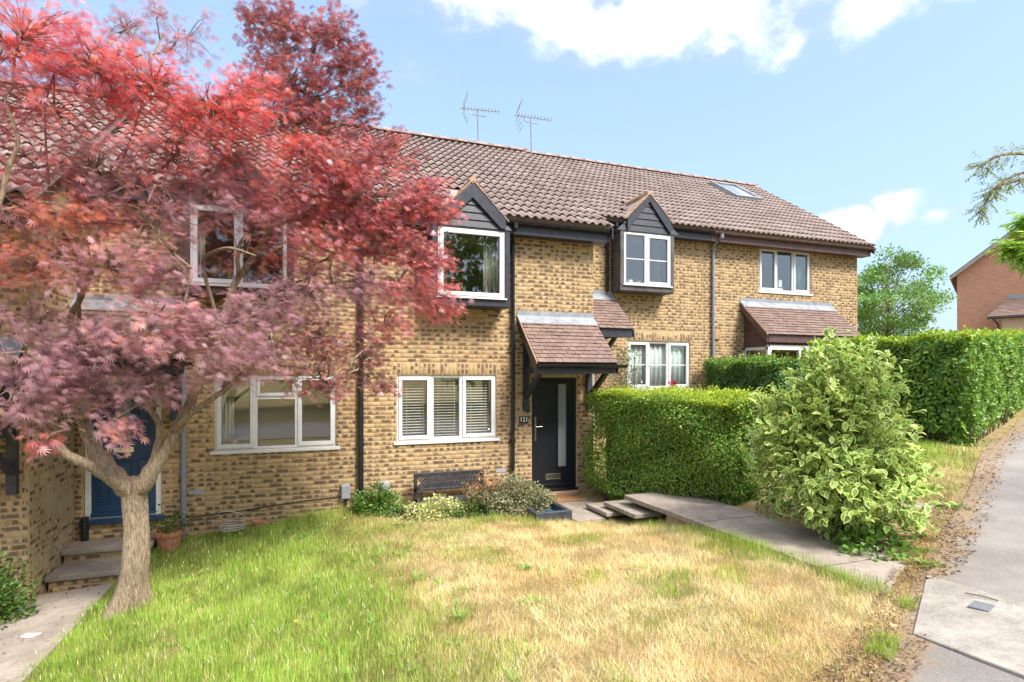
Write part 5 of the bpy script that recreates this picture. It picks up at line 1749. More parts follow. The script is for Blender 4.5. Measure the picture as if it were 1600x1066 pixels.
def maple():
    t = thing('maple_tree', (-1.88, 7.68, -0.6), 'red and purple leaved maple with a forked pale trunk in the lawn', 'tree')
    m = MB()
    nodes = []
    for li, limb in enumerate(LIMBS):
        sp = smooth_path(limb, 4)
        pts, rs = [], []
        for k, p in enumerate(sp):
            r_ = max(p[3] * 0.80, 0.005)
            wob = r_ * 0.22
            pts.append(Vector(p[:3]) + Vector((RNG.normal(0, wob * 0.5), RNG.normal(0, wob * 0.5), 0)))
            rs.append(r_ * (1 + RNG.normal(0, 0.05)))
            nodes.append((*p[:3], r_))
        if li == 0:
            continue
        m.tube(pts, rs, 10 if limb[0][3] > 0.04 else 7)
    # trunk: fluted, flaring to the ground
    sp = smooth_path(LIMBS[0], 8)
    n, o = 26, len(m.v)
    for k, p in enumerate(sp):
        z = p[2]
        flare = max(0.0, (-0.15 - z)) * 1.0
        for i in range(n):
            a = 2 * math.pi * i / n
            fl = 0.07 * math.sin(3 * a + 1.2 + z * 1.5) + 0.045 * math.sin(5 * a + z * 2.2) + 0.02 * math.sin(9 * a - z * 3)
            r_ = p[3] * 0.74 * (1 + fl * (1 + 2.8 * flare)) + 0.42 * flare ** 1.6 * max(0, math.sin(2 * a + 0.6)) + 0.30 * flare ** 2 * max(0, math.sin(3 * a + 2.0))
            m.v.append((p[0] + r_ * math.cos(a), p[1] + r_ * math.sin(a), z))
    for k in range(len(sp) - 1):
        for i in range(n):
            j = (i + 1) % n
            m.f.append((o + k * n + i, o + k * n + j, o + (k + 1) * n + j, o + (k + 1) * n + i))
            m.m.append(0)
    N = np.array(nodes)
    twigs = MB()
    right, fwd_, up = np.array([CX, -CY, 0]), np.array([CY, CX, 0]), np.array([0, 0, 1.0])
    pal = {'R': [(0.76, 0.095, 0.085), (0.80, 0.14, 0.10), (0.68, 0.10, 0.11), (0.82, 0.20, 0.11), (0.56, 0.14, 0.17), (0.70, 0.26, 0.28)],  # leaf colours by crown zone, with backlight and sky reflection painted in
           'Q': [(0.66, 0.13, 0.13), (0.56, 0.17, 0.20), (0.72, 0.15, 0.12), (0.46, 0.18, 0.22), (0.68, 0.24, 0.19), (0.60, 0.28, 0.32)],
           'S': [(0.58, 0.12, 0.12), (0.45, 0.13, 0.16), (0.36, 0.12, 0.155), (0.66, 0.16, 0.11), (0.50, 0.22, 0.25), (0.68, 0.26, 0.25)],
           'P': [(0.58, 0.29, 0.33), (0.55, 0.32, 0.38), (0.64, 0.27, 0.27), (0.46, 0.24, 0.29), (0.66, 0.30, 0.22)],
           'O': [(0.60, 0.18, 0.13), (0.62, 0.25, 0.12), (0.46, 0.15, 0.15), (0.70, 0.20, 0.09), (0.50, 0.20, 0.19)],
           'M': [(0.53, 0.28, 0.34), (0.46, 0.25, 0.31), (0.60, 0.32, 0.37), (0.37, 0.19, 0.235), (0.52, 0.29, 0.28)],
           'D': [(0.38, 0.10, 0.11), (0.29, 0.095, 0.12), (0.48, 0.12, 0.11), (0.23, 0.09, 0.11), (0.54, 0.16, 0.12)],
           'B': [(0.34, 0.13, 0.155), (0.27, 0.11, 0.13), (0.40, 0.15, 0.15), (0.36, 0.18, 0.11)]}
    PV, PF = palmate(7, 0.095)
    SV, SF = palmate(9, 0.045)
    parts = []
    centre = np.array([-1.6, 7.6, 2.2])
    for x, y, z, rx, rz, n, code in BLOBS:
        c = np.array([x, y, z])
        d = np.linalg.norm(N[:, :3] - c, axis=1) + 3.0 * np.maximum(0, N[:, 2] - z - 0.2)
        j = int(np.argmin(d))
        s = N[j, :3]
        # branch into this part of the crown, then side shoots
        k = 7
        br = []
        off = RNG.normal(0, 0.10, (k + 1, 3)) * np.sin(np.linspace(0, math.pi, k + 1))[:, None]
        for i in range(k + 1):
            q = i / k
            br.append(s * (1 - q) + c * q + off[i] + np.array([0, 0, 0.12 * math.sin(q * math.pi)]))
        r0 = min(max(N[j, 3] * 0.7, 0.014), 0.030)
        twigs.tube([tuple(p) for p in br], list(np.linspace(r0, 0.008, k + 1)), 6)
        spine = np.array(br)
        n = int(n * (1.9 if code == 'R' and y < 7.1 else 1.6 if code in 'POQ' else 1.3))
        q = RNG.normal(0, 1, (n, 3))
        q = unit(q) * (RNG.random((n, 1)) ** 0.42)
        ry = min(rx * 0.8, 0.62)
        tips = c + q[:, :1] * right * rx + q[:, 1:2] * fwd_ * ry + q[:, 2:] * up * rz
        tips = tips[tips[:, 1] < np.where(tips[:, 0] < -2.9, 8.0, 9.45)]
        for p in tips:
            d = np.linalg.norm(spine - p, axis=1)
            a = spine[int(np.argmin(d))]
            mid = (a + p) / 2 + np.array([0, 0, 0.05]) + RNG.normal(0, 0.03, 3)
            twigs.tube([tuple(a), tuple(mid), tuple(p)], [0.0075, 0.005, 0.0025], 3, caps=False)
        fine = code in 'PMORQ'
        nl = 13
        T = np.repeat(tips, nl, 0)
        out = unit((tips - centre) * np.array([1, 1, 0.35]) + RNG.normal(0, 0.8, tips.shape) + np.array([0.25, -0.1, -0.15]))
        O = np.repeat(out, nl, 0)
        step = np.tile(np.linspace(-0.16, 0.12, nl), len(tips))[:, None]
        pos = T + O * step + RNG.normal(0, 0.045, T.shape) + np.array([0, 0, -0.05]) * np.abs(step) * 4
        wind = (right * 0.9 - up * (0.55 if code in 'RQ' else 0.15)) * (0.75 if fine else 0.15)
        fwd2 = unit(O * (0.45 if fine else 0.8) + wind + RNG.normal(0, 0.45, O.shape) + np.array([0, 0, -0.2]))
        upv = unit(np.array([0, 0, 1.0]) + RNG.normal(0, 0.42, O.shape))
        size = RNG.uniform(0.058, 0.108, len(pos)) * (1.05 if code in 'RPMQO' else 0.95)
        sc = np.c_[size * RNG.uniform(0.5, 0.9, len(pos)) if fine else size * RNG.uniform(0.7, 1.0, len(pos)), size, size]
        tone = np.repeat(RNG.normal(1, 0.10, len(tips)), nl)[:, None]
        col = np.clip(pick(pal[code], len(pos), 0.14) * tone, 0.005, 0.9)
        parts.append(scatter(SV if fine else PV, SF if fine else PF, pos, frames(fwd2, upv), sc, col))
    v, f, c = merge(parts)
    m.build('trunk', 'bark', t, smooth=True)
    tw = twigs.build('twigs', 'bark', t, smooth=True)
    link('crown', fast_mesh('crown', v, f, 'maple_leaf', c), t)
    print('maple leaves tris', len(f))


maple()


# ------------------------------------------------------------------ hedges and shrubs
def poly_area_samples(poly, n):
    P = np.array(poly)
    lo, hi = P.min(0), P.max(0)
    xs = RNG.uniform(lo, hi, (n * 6, 2))
    xs = xs[in_poly(xs[:, 0], xs[:, 1], poly)]
    return xs[:n]


def hedge(name, poly, ztop, label, cols_side, cols_top, dens, size, tmpl=(OVAL_V, OVAL_F), rough=0.085, sides=None, shoots=0, shoot_col=None):
    """clipped hedge: a leafy skin over a core of twigs"""
    P = np.array(poly, dtype=float)
    ctr = P.mean(0)
    t = thing(name, (ctr[0], ctr[1], g1(*ctr)), label, 'hedge', 'clipped green hedges between the front gardens')
    parts = []
    n = len(P)
    area2 = sum(P[i][0] * P[(i + 1) % n][1] - P[(i + 1) % n][0] * P[i][1] for i in range(n))
    sgn = 1 if area2 > 0 else -1

    def bulge(x, y, z):
        return 0.06 * np.sin(x * 5.1 + z * 3.3) + 0.055 * np.sin(y * 4.3 - z * 4.7 + 1.3) + 0.04 * np.sin(x * 9.7 + y * 8.1 + z * 7.7)
    for i in range(n):
        if sides is not None and i not in sides:
            continue
        a, b = P[i], P[(i + 1) % n]
        L = np.linalg.norm(b - a)
        k = int(L * 1.9 * dens)
        u, w = RNG.random(k), RNG.random(k)
        xy = a + (b - a) * u[:, None]
        nrm = np.array([b[1] - a[1], a[0] - b[0]]) / L * sgn
        zt = ztop(xy[:, 0], xy[:, 1])
        zb = gz(xy[:, 0], xy[:, 1]) - 0.05
        z = zb + (zt - zb) * w ** 0.93
        inset = -np.abs(RNG.normal(0, rough, k)) + bulge(xy[:, 0], xy[:, 1], z) - 0.16 * (w < 0.12) - 0.05 * (w > 0.96)
        pos = np.c_[xy + nrm * inset[:, None], z]
        nn = unit(np.r_[nrm, 0.35][None] + RNG.normal(0, 0.45, (k, 3)))
        fw = unit(np.r_[nrm * 0.35, -0.35][None] + RNG.normal(0, 0.75, (k, 3)))
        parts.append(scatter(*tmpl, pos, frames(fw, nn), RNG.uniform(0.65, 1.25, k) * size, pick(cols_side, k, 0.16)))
    A = abs(area2) / 2
    k = int(A * dens * 1.25)
    xy = poly_area_samples(poly, k)
    k = len(xy)
    z = ztop(xy[:, 0], xy[:, 1]) + bulge(xy[:, 0], xy[:, 1], 0) * 0.8 - np.abs(RNG.normal(0, rough * 0.8, k))
    fw = unit(RNG.normal(0, 0.7, (k, 3)) + [0, 0, 0.5])
    nn = unit(np.array([0, 0, 1.0])[None] + RNG.normal(0, 0.6, (k, 3)))
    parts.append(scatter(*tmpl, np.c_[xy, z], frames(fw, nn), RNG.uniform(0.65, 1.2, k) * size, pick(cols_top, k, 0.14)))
    if shoots:
        xy = poly_area_samples(poly, shoots)
        for (x, y) in xy:
            h_ = RNG.uniform(0.03, 0.16)
            kk = 5
            zz = float(ztop(np.array([x]), np.array([y]))[0])
            pos = np.c_[np.full(kk, x) + RNG.normal(0, .015, kk), np.full(kk, y) + RNG.normal(0, .015, kk), zz + np.linspace(0, h_, kk)]
            fw = unit(RNG.normal(0, 0.6, (kk, 3)) + [0, 0, 0.8])
            parts.append(scatter(*tmpl, pos, frames(fw, unit(RNG.normal(0, 1, (kk, 3)))), np.full(kk, size * 0.9), pick(shoot_col or cols_top, kk)))
    v, f, c = merge(parts)
    link('foliage', fast_mesh('foliage', v, f, 'leaf', c), t)
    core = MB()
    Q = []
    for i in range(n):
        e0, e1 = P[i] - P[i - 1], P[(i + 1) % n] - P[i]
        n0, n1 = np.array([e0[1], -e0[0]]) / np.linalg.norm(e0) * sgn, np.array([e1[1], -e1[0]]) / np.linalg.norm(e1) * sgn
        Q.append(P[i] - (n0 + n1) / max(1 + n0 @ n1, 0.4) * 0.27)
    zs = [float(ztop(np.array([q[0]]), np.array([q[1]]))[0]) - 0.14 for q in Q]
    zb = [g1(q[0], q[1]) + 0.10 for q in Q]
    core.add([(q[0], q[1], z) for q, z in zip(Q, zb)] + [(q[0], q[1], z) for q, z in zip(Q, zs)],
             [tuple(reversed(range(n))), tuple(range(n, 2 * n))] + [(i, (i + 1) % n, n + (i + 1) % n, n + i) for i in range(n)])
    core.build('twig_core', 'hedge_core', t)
    for i in range(n):
        if sides is not None and i not in sides:
            continue
        a, b = P[i], P[(i + 1) % n]
        L = np.linalg.norm(b - a)
        st_ = MB()
        for k in range(int(L / 0.16)):
            q = a + (b - a) * (k + RNG.random()) / max(1, int(L / 0.16))
            q = q + (ctr - q) / max(np.linalg.norm(ctr - q), 0.1) * RNG.uniform(0.06, 0.2)
            st_.tube([(q[0], q[1], g1(*q) - 0.05), (q[0] + RNG.normal(0, .05), q[1] + RNG.normal(0, .05), g1(*q) + 0.4)], RNG.uniform(0.006, 0.014), 5)
        if st_.v:
            st_.build('stems', 'twig_wood', t)['kind'] = 'stuff'
    return t


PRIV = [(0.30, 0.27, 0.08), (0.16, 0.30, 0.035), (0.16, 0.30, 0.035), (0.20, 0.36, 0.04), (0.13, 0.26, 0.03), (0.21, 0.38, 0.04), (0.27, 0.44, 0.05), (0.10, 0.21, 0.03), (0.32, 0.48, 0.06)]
PRIVT = [(0.38, 0.50, 0.04), (0.46, 0.55, 0.045), (0.29, 0.43, 0.04), (0.52, 0.57, 0.06)]  # brighter leaves for tops and shoots, sunlit look put into the colour
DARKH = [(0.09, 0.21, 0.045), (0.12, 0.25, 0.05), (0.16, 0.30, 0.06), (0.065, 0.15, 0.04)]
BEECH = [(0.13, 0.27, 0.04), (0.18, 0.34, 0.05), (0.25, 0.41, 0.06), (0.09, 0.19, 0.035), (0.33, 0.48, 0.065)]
BEECHT = [(0.34, 0.48, 0.04), (0.42, 0.52, 0.05), (0.26, 0.40, 0.04)]  # beech top leaves, light from above painted in as brighter greens
flat = lambda z0: (lambda x, y: np.full(np.shape(x), z0) + 0.02 * np.sin(np.asarray(x) * 6) + 0.02 * np.sin(np.asarray(y) * 5))
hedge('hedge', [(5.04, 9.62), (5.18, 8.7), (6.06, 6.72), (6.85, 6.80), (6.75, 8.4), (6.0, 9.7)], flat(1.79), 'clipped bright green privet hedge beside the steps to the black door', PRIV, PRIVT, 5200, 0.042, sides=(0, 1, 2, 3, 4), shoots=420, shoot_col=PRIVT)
hedge('hedge', [(9.42, 11.7), (9.42, 9.3), (10.3, 9.3), (10.3, 11.7)], flat(2.46), 'dark green hedge against the wall below the grey downpipe of the end house', DARKH, PRIV, 3000, 0.06, sides=(0, 1), shoots=120)
ramp_ = lambda x, y: 2.84 + 0.055 * np.clip(np.asarray(x) - 11.3, 0, 40) + 0.02 * np.sin(np.asarray(x) * 4)
hedge('hedge', [(11.30, 6.72), (18.6, 9.72), (27.6, 13.5), (27.3, 14.4), (18.2, 10.7), (12.3, 8.0), (12.1, 10.2), (11.2, 10.2)], ramp_, 'tall clipped beech hedge turning the corner along the asphalt path', BEECH, BEECHT, 1300, 0.085, sides=(0, 1, 7), shoots=220)


def shrub(name, c, rad, label, cols, n, size, tmpl=(OVAL_V, OVAL_F), cat='shrub', mtl='leaf', edge=None, stems=12, shell=0.5, droop=0.2, lumps=0.16, ypow=None, stem_mat='twig_wood'):
    t = thing(name, c, label, cat)
    c = np.array(c, dtype=float)
    rad = np.array(rad, dtype=float)
    q = unit(RNG.normal(0, 1, (n, 3)))
    q[:, 2] = np.abs(q[:, 2]) * 1.0 - 0.12 * (RNG.random(n) < 0.5)
    q = unit(q)
    lump = 1 + lumps * np.sin(q[:, 0] * 6 + 1) * np.sin(q[:, 1] * 5 + 2) + lumps * 0.8 * np.sin(q[:, 2] * 8 + q[:, 0] * 5)
    r_ = (shell + (1 - shell) * RNG.random(n) ** 0.6) * lump
    pos = c + q * r_[:, None] * rad
    pos[:, 2] = np.maximum(pos[:, 2], gz(pos[:, 0], pos[:, 1]) + 0.02)
    fw = unit(q + RNG.normal(0, 0.6, (n, 3)) + [0, 0, -droop])
    nn = unit(q * 0.5 + np.array([0, 0, 0.9]) + RNG.normal(0, 0.4, (n, 3)))
    v, f, cc = scatter(*tmpl, pos, frames(fw, nn), RNG.uniform(0.6, 1.25, n) * size, pick(cols, n, 0.15), edge)
    link('foliage', fast_mesh('foliage', v, f, mtl, cc), t)
    m = MB()
    for k in range(stems):
        a = RNG.random() * 2 * math.pi
        d = np.array([math.cos(a), math.sin(a), 0]) * RNG.uniform(0.25, 0.8)
        tip = c + (d + [0, 0, RNG.uniform(0.3, 0.8)]) * rad * 0.85
        base = c + np.array([d[0], d[1], 0]) * rad * 0.12
        base[2] = g1(base[0], base[1]) - 0.04
        mid = (base + tip) / 2 + [0, 0, 0.12 * rad[2]]
        m.tube([tuple(base), tuple(mid), tuple(tip)], [0.012, 0.008, 0.004], 5)
    m.build('stems', stem_mat, t)
    return t


# variegated dogwood on the corner of the slab path
VAR_EDGE = [1, 1, 0, 1, 1, 1, 1]
VV = [(0, 0, 0), (-0.25, 0.30, 0.06), (0, 0.45, -0.02), (0.25, 0.30, 0.06), (-0.23, 0.64, 0.03), (0.23, 0.64, 0.03), (0, 1.0, -0.16)]
VCOL = [(0.18, 0.34, 0.06), (0.22, 0.39, 0.07), (0.28, 0.45, 0.085), (0.14, 0.27, 0.05), (0.38, 0.52, 0.12)]


def dogwood():
    c0 = np.array([6.36, 5.18, g1(6.4, 5.2)])
    t = thing('variegated_shrub', tuple(c0), 'large rounded shrub with cream edged green leaves at the path corner', 'shrub')
    lobes = [(-0.62, 0.0, 1.25, 0.42, 0.52), (-0.05, 0, 0.85, 0.78, 0.85), (-0.30, -0.05, 1.40, 0.50, 0.62), (0.18, 0.0, 1.30, 0.48, 0.70), (-0.04, -0.1, 1.75, 0.42, 0.52), (-0.55, 0.1, 0.80, 0.45, 0.55), (0.40, 0.0, 0.62, 0.42, 0.52), (0.18, -0.4, 0.55, 0.50, 0.50), (-0.25, -0.4, 0.58, 0.50, 0.50), (-0.10, 0.1, 2.02, 0.24, 0.28)]
    right, fwd_ = np.array([CX, -CY, 0]), np.array([CY, CX, 0])
    parts, m = [], MB()
    for a, b, z, r_, rz in lobes:
        c = c0 + right * (a * 0.88 - 0.06) + fwd_ * b + [0, 0, z]
        ns = int(230 * r_ * rz / 0.5)
        q = unit(RNG.normal(0, 1, (ns, 3)) + [0, 0, 0.15])
        rr = 0.45 + 0.6 * RNG.random(ns) ** 0.7
        tips = c + q * rr[:, None] * np.array([r_, r_, rz])
        tips = tips[tips[:, 2] > gz(tips[:, 0], tips[:, 1]) + 0.10]
        for p in tips:
            base = c0 + (p - c0) * np.array([0.15, 0.15, 0])
            if RNG.random() < 0.25:
                m.tube([tuple(base), tuple((base + p) / 2 + [0, 0, 0.15]), tuple(p)], [0.010, 0.007, 0.003], 4, caps=False)
            nl = 9
            o = unit((p - c0 - [0, 0, 0.7])[None] * np.array([[1, 1, 0.6]]) + RNG.normal(0, 0.4, (1, 3)) + [[0, 0, 0.25]])
            k = np.linspace(0, 0.22, nl)[:, None]
            pos = p + o * k + RNG.normal(0, 0.02, (nl, 3))
            fw = unit(o * 0.5 + RNG.normal(0, 0.65, (nl, 3)) + [0, 0, 0.0])
            nn = unit(np.array([[0, 0, 1.0]]) + o * 0.45 + RNG.normal(0, 0.35, (nl, 3)))
            parts.append(scatter(VV, OVAL_F, pos, frames(fw, nn), RNG.uniform(0.075, 0.135, nl), pick(VCOL, nl, 0.12), VAR_EDGE))
    v, f, c = merge(parts)
    m.build('stems', 'twig_wood', t)
    link('foliage', fast_mesh('foliage', v, f, 'variegated_leaf', c), t)


dogwood()
shrub('shrub', (6.0, 4.55, g1(6.0, 4.5)), (0.45, 0.35, 0.22), 'low bright green plants along the foot of the variegated shrub', [(0.13, 0.28, 0.03), (0.09, 0.2, 0.03), (0.17, 0.33, 0.04)], 420, 0.075, cat='plant')
shrub('shrub', (6.35, 6.2, g1(6.3, 6.2)), (0.35, 0.35, 0.30), 'small green plants between the privet hedge and variegated shrub', [(0.09, 0.2, 0.03), (0.07, 0.16, 0.03)], 260, 0.06, cat='plant')
shrub('shrub', (-3.28, 8.0, -0.75), (0.42, 0.42, 0.86), 'leafy green shrub at the left edge below the projecting wall', [(0.06, 0.14, 0.02), (0.10, 0.20, 0.03), (0.14, 0.26, 0.035), (0.045, 0.10, 0.02)], 2600, 0.055, shell=0.35)
shrub('lavender_bush', (3.28, 8.95, -0.16), (0.78, 0.46, 0.54), 'grey green mounded bush beside the landing', [(0.24, 0.27, 0.13), (0.31, 0.33, 0.19), (0.17, 0.21, 0.08), (0.34, 0.28, 0.18), (0.25, 0.20, 0.10)], 9000, 0.052, (DIAMOND_V, DIAMOND_F), shell=0.35, cat='bush')
shrub('pale_shrub', (2.02, 8.92, -0.12), (0.55, 0.32, 0.30), 'low shrub with creamy yellow variegated leaves in front of the bench', [(0.68, 0.64, 0.26), (0.56, 0.57, 0.20), (0.74, 0.71, 0.42), (0.30, 0.38, 0.11)], 2800, 0.045, shell=0.3)
shrub('dry_shrub', (2.84, 9.0, -0.12), (0.42, 0.24, 0.66), 'rust brown dried flower heads in front of the bench', [(0.34, 0.14, 0.06), (0.42, 0.20, 0.09), (0.26, 0.12, 0.05), (0.16, 0.17, 0.06)], 1500, 0.042, (DIAMOND_V, DIAMOND_F), shell=0.4, stems=26)
shrub('ivy', (1.15, 9.55, -0.1), (0.42, 0.30, 0.42), 'green climbing weeds at the foot of the black pipe', [(0.10, 0.22, 0.03), (0.15, 0.29, 0.04), (0.07, 0.15, 0.02)], 1500, 0.06, shell=0.3, cat='plant')
shrub('green_plant', (2.55, 8.82, -0.12), (0.50, 0.28, 0.24), 'low green plant spreading along the lawn edge below the bench', [(0.09, 0.17, 0.03), (0.14, 0.22, 0.05), (0.07, 0.13, 0.02)], 1900, 0.045, shell=0.3, cat='plant')
shrub('ground_plant', (1.55, 9.2, -0.1), (0.30, 0.2, 0.2), 'small green weeds around the black trough', [(0.10, 0.19, 0.04), (0.13, 0.24, 0.05)], 420, 0.045, shell=0.3, cat='plant')


def rose():
    t = thing('climbing_rose', (7.2, 11.6, 0.7), 'climbing rose with pale leaves beside the net curtain window', 'plant')
    n = 620
    u = RNG.random(n)
    pos = np.c_[7.05 + RNG.normal(0, 0.20, n) + 0.2 * np.abs(np.sin(u * 9)), 11.72 + RNG.uniform(-0.25, 0.1, n), 1.55 + u * 1.25]
    fw = unit(RNG.normal(0, 1, (n, 3)))
    v, f, c = scatter(OVAL_V, OVAL_F, pos, frames(fw, unit(RNG.normal(0, 0.6, (n, 3)) + [0, -0.5, 0.8])), RNG.uniform(0.04, 0.07, n), pick([(0.12, 0.19, 0.09), (0.17, 0.25, 0.13), (0.09, 0.15, 0.06)], n))
    link('foliage', fast_mesh('foliage', v, f, 'leaf', c), t)
    m = MB()
    for k in range(6):
        x = 7.0 + 0.1 * k
        m.tube([(x, 11.75, 0.7), (x + RNG.normal(0, .1), 11.7, 1.6), (x + RNG.normal(0, .15), 11.7, 2.6)], [0.012, 0.008, 0.004], 5)
    m.build('stems', 'twig_wood', t)
    for nm, x, z, col, k in (('white_flowers', 7.62, 1.80, [(0.72, 0.70, 0.68)], 46), ('red_flower', 8.38, 1.93, [(0.55, 0.012, 0.03)], 34)):
        s = 0.22 if k == 46 else 0.06
        pos = np.array([x, 11.45, z]) + np.c_[RNG.normal(0, s, k), RNG.normal(0, 0.04, k), RNG.normal(0, 0.05, k)]
        fw = unit(RNG.normal(0, 1, (k, 3)))
        v, f, c = scatter(OVAL_V, OVAL_F, pos, frames(fw, unit(RNG.normal(0, 1, (k, 3)))), np.full(k, 0.075), pick(col, k, 0.06))
        link(nm, fast_mesh(nm, v, f, 'leaf', c), t)
    MB().tube([(8.3, 11.5, 1.0), (8.36, 11.47, 1.9)], 0.006, 5).build('stem', 'twig_wood', t)


rose()


# ------------------------------------------------------------------ trees beyond
def tree(name, base, h_, rad, label, cols, n, size, trunk_r=0.16, seed=1, tmpl=(OVAL_V, OVAL_F), low=0.3, clumps=46, group=None):
    rg = np.random.default_rng(seed)
    t = thing(name, base, label, 'tree', group)
    b = np.array(base, dtype=float)
    m = MB()
    m.tube([tuple(b - [0, 0, .3]), tuple(b + [0.05, 0, h_ * 0.3]), tuple(b + [0, 0.1, h_ * 0.6]), tuple(b + [0, 0, h_ * 0.92])], [trunk_r, trunk_r * 0.8, trunk_r * 0.5, 0.02], 9)
    q = unit(rg.normal(0, 1, (clumps, 3)))
    rr = 0.35 + 0.65 * rg.random(clumps) ** 0.5
    zc = h_ * (low + (1 - low) * 0.5)
    cen = b + [0, 0, zc] + q * rr[:, None] * np.array([rad, rad, h_ * (1 - low) * 0.5])
    parts = []
    for c in cen:
        s = b + [0, 0, max(h_ * 0.25, (c[2] - b[2]) * 0.6)]
        m.tube([tuple(s), tuple((s + c) / 2 + [0, 0, 0.1]), tuple(c)], [trunk_r * 0.2, trunk_r * 0.12, 0.012], 5)
        k = n // clumps
        cr = rad * rg.uniform(0.22, 0.38)
        p = c + unit(rg.normal(0, 1, (k, 3))) * (rg.random((k, 1)) ** 0.45) * np.array([cr, cr, cr * 0.55])
        fw = unit(rg.normal(0, 1, (k, 3)) + [0, 0, -0.2])
        nn = unit(rg.normal(0, 0.5, (k, 3)) + [0, 0, 1])
        parts.append(scatter(*tmpl, p, frames(fw, nn), rg.uniform(0.7, 1.3, k) * size, pick(cols, k, 0.15) * rg.uniform(0.8, 1.15)))
    m.build('trunk', 'bark', t, smooth=True)
    v, f, c = merge(parts)
    link('crown', fast_mesh('crown', v, f, 'leaf', c), t)
    return t


LIME = [(0.16, 0.31, 0.06), (0.21, 0.37, 0.08), (0.27, 0.42, 0.10), (0.11, 0.23, 0.05)]
tree('tree', (27.2, 19.9, 2.2), 6.0, 2.3, 'airy light green tree rising behind the end house gable', LIME, 17000, 0.13, 0.12, 3, low=0.10, clumps=80)
tree('tree', (35.0, 25.0, 3.0), 2.9, 1.6, 'small green tree low between the end house and red brick house', LIME, 3000, 0.12, 0.08, 9, low=0.1)
# trees across the footpath, seen only in the window glass
for k, (x, y, h_, r_) in enumerate(((-5, -12, 10, 4.2), (2.5, -13, 11, 4.6), (10, -11.5, 11, 4.4), (17.5, -15, 11, 4.4))):
    tree('street_tree', (x, y, g1(x, y)), h_, r_, ['broad dark green tree mirrored in the window behind the maple', 'tall green tree mirrored in the blinds window', 'green tree mirrored in the single pane bay window', 'green tree mirrored at the edge of the small bay window'][k],
         [(0.10, 0.21, 0.035), (0.14, 0.27, 0.045), (0.19, 0.33, 0.06)], 5200, 0.42, 0.2, 20 + k, low=0.08, group='trees mirrored in the window glass')


def rowan():
    """tree standing off to the right whose branches reach into the view"""
    b = np.array([11.4, 2.1, g1(11.4, 2.1)])
    t = thing('rowan_tree', tuple(b), 'leafy branches of pinnate leaves hanging in from the right edge', 'tree')
    m = MB()
    m.tube([tuple(b - [0, 0, .2]), tuple(b + [0, 0, 1.6]), tuple(b + [-0.05, 0.1, 2.8]), tuple(b + [0.1, 0.1, 4.2])], [0.09, 0.075, 0.06, 0.02], 9)
    tips = BR_TIPS
    for s_ in {q[0] for q in BR_TIPS}:
        m.tube([tuple(b + [0, 0.05, 2.4]), tuple((b + [0, 0, 2.6] + np.array(s_)) / 2 + [0, 0, 0.35]), s_], [0.05, 0.04, 0.028], 7)
    parts = []
    for (s, mid, e, col, sz) in tips:
        P = smooth_path([(*s, 0.03), (*mid, 0.018), (*e, 0.005)], 6)
        m.tube([tuple(p[:3]) for p in P], [p[3] for p in P], 6)
        A = np.array([p[:3] for p in P])
        for q in np.linspace(0.25, 1.0, 30):
            i = q * (len(A) - 1)
            j = min(int(i), len(A) - 2)
            p = A[j] + (A[j + 1] - A[j]) * (i - j)
            d = unit((A[j + 1] - A[j])[None])[0]
            for rep in range(2):
                rd = unit((d * 0.5 + RNG.normal(0, 0.5, 3) + [0, 0, -0.28])[None])[0]
                n = 11
                side = np.where(np.arange(n) % 2 == 0, 1, -1)
                perp = np.cross(rd, [0, 0, 1.0])
                perp /= np.linalg.norm(perp)
                pos = p + rd * (np.linspace(0.03, 0.17, n))[:, None]
                fw = unit(perp * side[:, None] * 0.9 + rd * 0.5 + RNG.normal(0, 0.12, (n, 3)) + [0, 0, -0.15])
                nn = unit(np.array([[0, 0, 1.0]]) + RNG.normal(0, 0.25, (n, 3)))
                parts.append(scatter([(0, 0, 0), (-0.16, 0.4, 0.03), (0.16, 0.4, 0.03), (0, 1, -0.05)], DIAMOND_F, pos, frames(fw, nn), np.full(n, sz), pick(col, n, 0.12)))
    m.build('trunk', 'bark', t, smooth=True)
    v, f, c = merge(parts)
    link('crown', fast_mesh('crown', v, f, 'leaf', c), t)


OL = [(0.27, 0.33, 0.14), (0.34, 0.39, 0.18), (0.21, 0.26, 0.11)]
BG = [(0.32, 0.52, 0.06), (0.40, 0.58, 0.09), (0.24, 0.42, 0.05)]
ROWAN = [
    ((6.924, 4.045, 4.407), (7.485, 4.05, 4.638), (9.087, 3.989, 4.755), 'o', .055),
    ((6.957, 4.032, 3.947), (7.451, 4.063, 4.314), (9.087, 3.989, 4.6), 'o', .055),
    ((7.135, 4.073, 4.174), (7.738, 4.062, 4.458), (9.087, 3.989, 4.662), 'o', .05),
    ((6.35, 3.43, 3.38), (6.7, 3.5, 3.5), (8.56, 3.758, 4.02), 'b', .085),
    ((6.40, 3.30, 3.28), (6.7, 3.38, 3.44), (8.56, 3.758, 4.02), 'b', .09),
    ((6.62, 3.47, 3.66), (6.9, 3.53, 3.75), (8.692, 3.816, 4.197), 'b', .08),
    ((8.081, 3.935, 4.604), (8.612, 3.952, 4.755), (9.366, 3.992, 4.714), 'o', .055),
    ((6.896, 3.309, 3.299), (7.516, 3.398, 3.492), (8.834, 3.656, 4.02), 'b', .08)]
BR_TIPS = []
for (e, m_, s, col, sz) in ROWAN:
    BR_TIPS.append((s, m_, e, OL if col == 'o' else BG, sz))
rowan()


